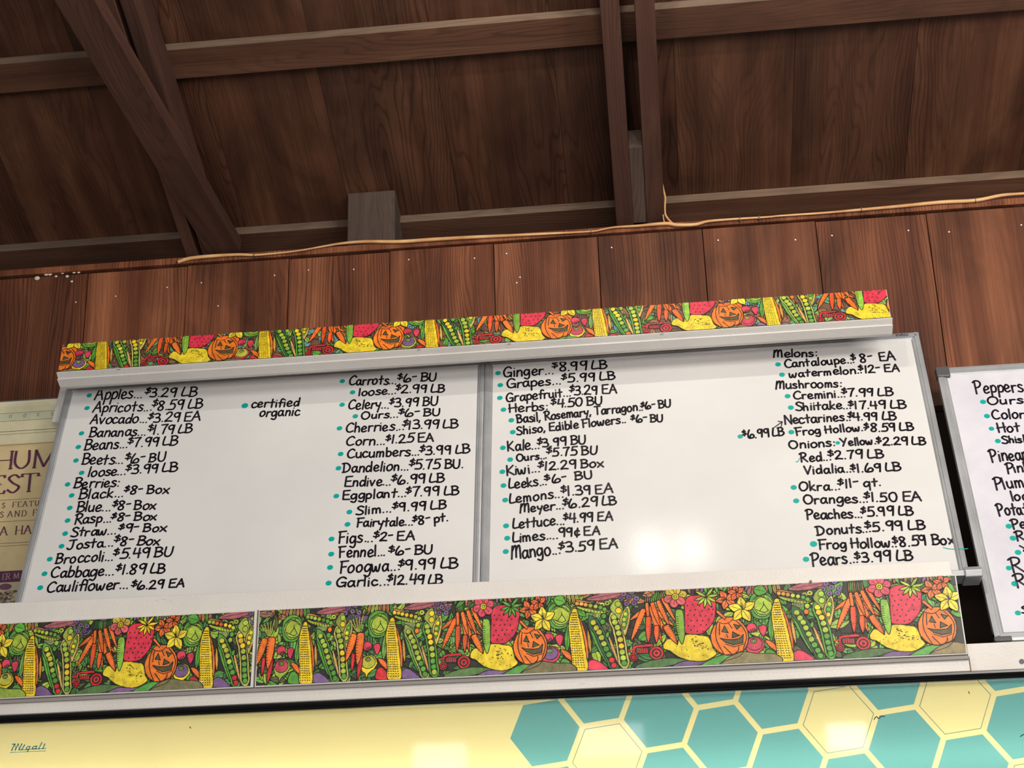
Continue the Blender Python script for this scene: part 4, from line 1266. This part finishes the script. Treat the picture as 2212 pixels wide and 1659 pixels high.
for (p, lst) in ((p1, [(410, 1341), (545, 1334)]), (p2, [(583, 1327), (855, 1311), (1750, 1262), (2050, 1257)])):
    for px, py in lst:
        u, v = AF.uv(px, py)
        Vd = [(u + .0036 * math.cos(2 * math.pi * a / 10), -.0045, v + .0036 * math.sin(2 * math.pi * a / 10)) for a in range(10)]
        mk('screw_head', Vd, [tuple(range(10))], M_plas, p, AF.M)

# white timber box carrying the panels
ledge_t = (ART.uv(1590, 1233, .012)[1] + ART.uv(600, 1275, .012)[1]) / 2
vlow = au(1106, 1495)[1]
print('ledge', ledge_t, 'low', vlow)
wbx = empty('white_sign_box', frame=ART.M @ Matrix.Translation((0, 0, vlow)))
tag(wbx, 'long white painted timber box on the cooler carrying the vegetable panels', 'box')
box('lower_board', (-2.6, aR + .003, vlow, vb - .004, -.02, .004), M_white, wbx, ART.M, .001)
box('panel_rail', (-2.6, aR + .003, vb - .0105, vb - .0015, -.02, .012), M_edge, wbx, ART.M, .0008)
box('back_board', (-2.6, aR - .002, vb - .002, vt + .005, -.02, -.003), M_white, wbx, ART.M)
ru = au(2052, 1225)[0]
la_, lb_ = ART.uv(600, 1276, .012)[1], ART.uv(2049, 1211.5, .012)[1]
ua_, ub_ = ART.uv(600, 1276, .012)[0], ART.uv(2049, 1211.5, .012)[0]
lt = lambda u: la_ + (lb_ - la_) * (u - ua_) / (ub_ - ua_)
vs, fs = boxv(-2.6, ru, vt + .001, ledge_t, -.02, .012)
vs = [(x, y, (lt(x) if z > vt + .002 else z)) for x, y, z in vs]
o = mk('ledge_board', vs, fs, M_white, wbx, ART.M, bevel=.0015)
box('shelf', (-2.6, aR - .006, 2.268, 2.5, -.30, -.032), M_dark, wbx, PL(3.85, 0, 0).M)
box('end_board', (aR + .0035, aR + .006, vlow, vb - .002, -.02, .002), M_batten, wbx, ART.M)

# lower white box to the right
RB = PL(3.87, 0, 0)
zt = RB.uv(2150, 1388)[1]
zlo = RB.uv(2150, 1449)[1]
print('right box', zt, zlo)
o = empty('white_timber_rail', (1.2, 3.9, zlo))
tag(o, 'short plain white timber rail with a dark bolt, right of the vegetable panels', 'rail')
box('rail_board', (aR + .0075, 2.6, zlo, zt, -.02, 0.0), M_white, o, RB.M, .001)
box('rail_top', (aR + .10, 2.6, zt - .02, zt - .001, -.22, -.0205), M_white, o, RB.M)
u, v = RB.uv(2207, 1429)
mk('bolt', [(u + .0062 * math.cos(2 * math.pi * a / 12), -.002, v + .0062 * math.sin(2 * math.pi * a / 12)) for a in range(12)] + [(u + .0062 * math.cos(2 * math.pi * a / 12), .001, v + .0062 * math.sin(2 * math.pi * a / 12)) for a in range(12)],
   [tuple(range(12))] + [(a, (a + 1) % 12, 12 + (a + 1) % 12, 12 + a) for a in range(12)], M_plas, o, RB.M)

# ================================================================ HEADER BOARD above the whiteboards
TF = TRIM
tl = (TF.uv(135, 748)[0] + TF.uv(124, 808)[0]) / 2
tr = (TF.uv(1914, 622)[0] + TF.uv(1925, 683)[0]) / 2
tvt = (TF.uv(135, 748)[1] + TF.uv(1914, 622)[1]) / 2
tvb = (TF.uv(124, 808)[1] + TF.uv(1925, 683)[1]) / 2
print('trim', tl, tr, tvt, tvb)
hd = empty('vegetable_sign', frame=TF.M @ Matrix.Translation((tl, 0, tvb)))
tag(hd, 'long narrow painted vegetable header with white moulding, above the two wide whiteboards', 'sign')
box('board', (tl, tr, tvb, tvt, -.018, 0.0), M_trim, hd, TF.M, .0008)
xt, st = tile_from(230, 745, 585, 722, TF)
tt = []
corn = [TF.uv(q, p)[0] for q, p in ((222, 760), (573, 740), (932, 715), (1295, 690), (1665, 668))]
for i in range(-1, 5):
    if i < 0: a = corn[0] - (corn[1] - corn[0]); sc = (corn[1] - corn[0]) / 2.386
    else:
        a = corn[i]
        sc = ((corn[i + 1] - corn[i]) if i < 4 else (corn[4] - corn[3]) * 1.01) / 2.386
    a -= .43 * sc
    tt += [('A', a, sc), ('P', a + 1.16 * sc, sc), ('B', a, sc)]
frieze('printed_picture', hd, TF, tl + .002, tr - .002, tvb + .001, tvt - .001, tt, (tvt - tvb) / .54, .10, .0010, True)
prism('moulding', [(.0005, tvb + .0002), (.0010, tvb - .0025), (-.016, tvb - .0115), (-.0165, tvb - .0150), (-.011, tvb - .0165), (-.011, tvb - .0185), (-.040, tvb - .0270), (-.055, tvb - .024), (-.055, tvb + .0002)], tl - .003, tr + .003, M_trim, hd, TF.M)
boxes('bracket', [(x_, x_ + .04, tvb + .06, tvt - .01, -.25, -.018) for x_ in (tl + .1, -.55, tr - .14)], M_raft, hd, TF.M)
for px, py in [(255, 803), (905, 763), (1430, 718), (1100, 745)]:
    u, v = TF.uv(px, py, .003)
    box('paint_chip', (u - .0045, u + .0045, tvb - .006, tvb - .0045, .0023, .0029), M_plas, hd, TF.M)
for px, py in [(147, 756), (985, 698), (1337, 670), (1561, 655), (1899, 632)]:
    u, v = TF.uv(px, py)
    Vd = [(u + .0036 * math.cos(2 * math.pi * a / 10), -.0050, v + .0036 * math.sin(2 * math.pi * a / 10)) for a in range(10)]
    mk('screw_head', Vd, [tuple(range(10))], M_plas, hd, TF.M)

# ================================================================ COOLER with backlit header
ck = empty('display_cooler', (-.4, 3.85, 0))
tag(ck, 'tall display cooler with a black frame and a backlit yellow header printed with green hexagons', 'cooler')
CF = PL(3.85, 0, 0)
zft = CF.uv(1106, 1495)[1] - .0035
zfb = CF.uv(1106, 1515)[1]
print('frame z', zft, zfb)
cx0, cx1 = -2.5, 2.2
box('body', (cx0, cx1, 0.10, 1.74, -.75, -.02), M_steel, ck, CF.M, .005)
box('plinth', (cx0 + .03, cx1 - .03, 0.0, .10, -.72, -.08), M_plas, ck, CF.M)
for k in range(6):
    a = cx0 + .02 + k * .78
    box('door', (a, a + .76, .14, 1.72, -.018, .012), M_plas, ck, CF.M, .004)
    box('door_handle', (a + .70, a + .72, .75, 1.1, .0121, .045), M_steel, ck, CF.M, .003)
boxes('light_housing', [(cx0, cx1, 1.75, zft - .004, -.75, -.22), (cx0, cx0 + .02, 1.75, zft - .004, -.22, -.012), (cx1 - .02, cx1, 1.75, zft - .004, -.22, -.012),
                        (cx0 + .02, cx1 - .02, zft - .016, zft - .004, -.22, -.012), (cx0 + .02, cx1 - .02, 1.75, 1.765, -.22, -.012)], M_trim, ck, CF.M)
fm = zft - .013
prism('frame_top', [(-.03, zfb), (.012, zfb), (.016, zfb + .004), (.016, zfb + .009), (.026, fm), (.031, fm + .005), (.030, zft - .003), (.024, zft), (-.03, zft)], cx0, cx1, M_black, ck, CF.M)
prism('frame_bottom', [(-.03, 1.745), (.022, 1.745), (.024, 1.775), (.012, 1.79), (-.03, 1.79)], cx0, cx1, M_black, ck, CF.M)
M_tube, nt, b = nmat('fluorescent_tube', .4, 0, (1, 1, 1))
b.inputs['Emission Color'].default_value = (1.0, .96, .74, 1)
b.inputs['Emission Strength'].default_value = 8.0
for k in range(4):
    a = cx0 + .05 + k * 1.15
    tube('light_tube', [(a, .065, 2.06), (a + .55, .065, 2.06), (a + 1.13, .065, 2.06)], .013, M_tube, ck, CF.M, 8)

# printed translucent panel: hexagons and ground lie in one sheet
M_sign = bpy.data.materials.new('backlit_print')
M_sign.use_nodes = True
nt = M_sign.node_tree
nt.nodes.clear()
ou = nt.nodes.new('ShaderNodeOutputMaterial')
vc = nt.nodes.new('ShaderNodeVertexColor'); vc.layer_name = 'Col'
df = nt.nodes.new('ShaderNodeBsdfDiffuse'); tr_ = nt.nodes.new('ShaderNodeBsdfTranslucent'); gl_ = nt.nodes.new('ShaderNodeBsdfGlossy')
gl_.inputs['Roughness'].default_value = .04
m1 = nt.nodes.new('ShaderNodeMixShader'); m1.inputs[0].default_value = .5
m2 = nt.nodes.new('ShaderNodeMixShader')
fr = nt.nodes.new('ShaderNodeFresnel'); fr.inputs[0].default_value = 1.45
nt.links.new(vc.outputs[0], df.inputs[0]); nt.links.new(vc.outputs[0], tr_.inputs[0])
nt.links.new(df.outputs[0], m1.inputs[1]); nt.links.new(tr_.outputs[0], m1.inputs[2])
nt.links.new(fr.outputs[0], m2.inputs[0]); nt.links.new(m1.outputs[0], m2.inputs[1]); nt.links.new(gl_.outputs[0], m2.inputs[2])
nt.links.new(m2.outputs[0], ou.inputs[0])

hx0, hx1, hz0, hz1 = cx0 + .02, cx1 - .02, 1.78, zfb + .006
hexv = [CF.uv(*p) for p in [(1130, 1523), (1202, 1508), (1251, 1569), (1225, 1643), (1150, 1656), (1103, 1597)]]
hc = (sum(p[0] for p in hexv) / 6, sum(p[1] for p in hexv) / 6)
hr = sum(math.hypot(p[0] - hc[0], p[1] - hc[1]) for p in hexv) / 6
h_a = sum((math.atan2(p[1] - hc[1], p[0] - hc[0]) + k * math.pi / 3) - math.atan2(hexv[0][1] - hc[1], hexv[0][0] - hc[0]) for k, p in enumerate(hexv))
ang0 = math.atan2(hexv[0][1] - hc[1], hexv[0][0] - hc[0])
dv = []
for k, p in enumerate(hexv):
    d_ = math.atan2(p[1] - hc[1], p[0] - hc[0]) + k * math.pi / 3 - ang0
    dv.append((d_ + math.pi) % (2 * math.pi) - math.pi)
ang0 += sum(dv) / 6
cB = CF.uv(1177 + 134, 1583 + 49.5); cC = CF.uv(1177 + 110, 1583 - 96); cD = CF.uv(2064, 1513)
c0 = CF.uv(1177, 1583)
# lattice pitch from the far yellow hexagon (4 steps right, 3 steps up)
dd = math.hypot(cD[0] - c0[0], cD[1] - c0[1]) / math.sqrt(16 + 9 + 12)
la = ang0 + math.pi / 6 + 0.0
cand = min([ang0 + math.pi / 6 + k * math.pi / 3 for k in range(6)], key=lambda q: abs(((q - math.atan2(cB[1] - c0[1], cB[0] - c0[0]) + math.pi) % (2 * math.pi)) - math.pi))
cfull = math.atan2(cD[1] - c0[1], cD[0] - c0[0]) - math.atan2(3 * math.sin(math.pi / 3), 4 + 3 * .5)
print('hex', hc, hr, math.degrees(cand), math.degrees(cfull), dd)
la = cfull
e1, e2 = (dd * math.cos(la), dd * math.sin(la)), (dd * math.cos(la + math.pi / 3), dd * math.sin(la + math.pi / 3))
YELL = {(1, 0), (3, 2), (4, 3), (6, 2), (7, 4)}
rects = []
polys = []
for i in range(0, 16):
    for j in range(-6, 9):
        c = (hc[0] + i * e1[0] + j * e2[0], hc[1] + i * e1[1] + j * e2[1])
        if c[0] < hc[0] - .01 or c[0] > hx1 - .2: continue
        if j < 0 and i + j < 0: continue
        P = [(c[0] + hr * math.cos(la + math.pi / 6 + k * math.pi / 3), c[1] + hr * math.sin(la + math.pi / 6 + k * math.pi / 3)) for k in range(6)]
        P = clip_poly(P, hx0 + .01, hx1 - .01, hz0 + .001, hz1 - .001)
        if len(P) >= 3: polys.append(((i, j), P))
vin, fin = [Vector((hx0, hz0)), Vector((hx1, hz0)), Vector((hx1, hz1)), Vector((hx0, hz1))], [[0, 1, 2, 3]]
keep = []
for key, P in polys:
    if key in YELL:
        # yellow cell with a thin dark outline
        q = [(sum(p[0] for p in P) / len(P), sum(p[1] for p in P) / len(P))][0]
        for (kf, kind) in ((1.0, 'line'), (.978, 'yellow')):
            PP = [(q[0] + (p[0] - q[0]) * kf, q[1] + (p[1] - q[1]) * kf) for p in P]
            if kind == 'line': PP = P
            k0 = len(vin); vin += [Vector(p) for p in PP]; fin.append(list(range(k0, k0 + len(PP)))); keep.append(kind)
    else:
        k0 = len(vin); vin += [Vector(p) for p in P]; fin.append(list(range(k0, k0 + len(P)))); keep.append('green')
vo, eo, fo, ov, oe, of = geometry.delaunay_2d_cdt(vin, [], fin, 1, 1e-5)
C = []
SY, SG, SL = (0.88, 0.79, 0.40), (0.165, 0.44, 0.45), (0.16, 0.26, 0.20)
for src in of:
    kinds = [keep[s - 1] for s in src if s > 0]
    C.append(SY if not kinds else (SG if 'green' in kinds else (SY if 'yellow' in kinds else SL)))
F = []
for f_ in fo: F.append(tuple(f_))
o = mk('header_panel', [(v[0], 0.004, v[1]) for v in vo], F, M_sign, ck, CF.M, cols=C)
M_logo, _, _ = nmat('teal_logo_print', .4, 0, (0.05, 0.33, 0.31))
lg = []
L9 = lambda q: [CF.uv(a / 9.217, 1560 + b_ / 9.217, -.003) for a, b_ in q]
for q, r_ in (([(230, 560), (292, 437)], 1.35), ([(302, 555), (362, 432)], 1.3), ([(375, 550), (434, 432)], 1.35), ([(300, 437), (312, 545)], .5), ([(368, 437), (380, 540)], .5),
              ([(242, 440), (300, 433)], .9), ([(432, 548), (488, 452)], 1.35), ([(600, 482), (545, 588)], 1.1), ([(600, 484), (545, 488), (520, 522), (535, 545), (572, 540)], 1.0),
              ([(728, 478), (680, 480), (640, 508), (650, 535), (695, 530)], 1.0), ([(735, 474), (706, 532)], 1.2), ([(768, 532), (832, 408)], 1.25), ([(850, 528), (892, 432)], 1.25),
              ([(380, 552), (520, 545)], .75), ([(560, 540), (915, 523)], .75), ([(197, 603), (910, 571)], .55)):
    lg.append((L9(q), r_ * .00125))
ribbons('maker_lettering', lg, .001, M_logo, ck, CF.M, -.0035)

marks = []
for q in ([(1888, 1554), (1893, 1548), (1898, 1552), (1904, 1547), (1911, 1548)], [(2204, 1591), (2210, 1587), (2216, 1585)], [(2092, 1494), (2094, 1498)], [(410, 1570), (412, 1573)]):
    marks.append((cr([CF.uv(a, b_, -.003) for a, b_ in q], 3), .0011))
ribbons('ink_scratch', marks, .001, M_ink, ck, CF.M, -.003)['kind'] = 'stuff'
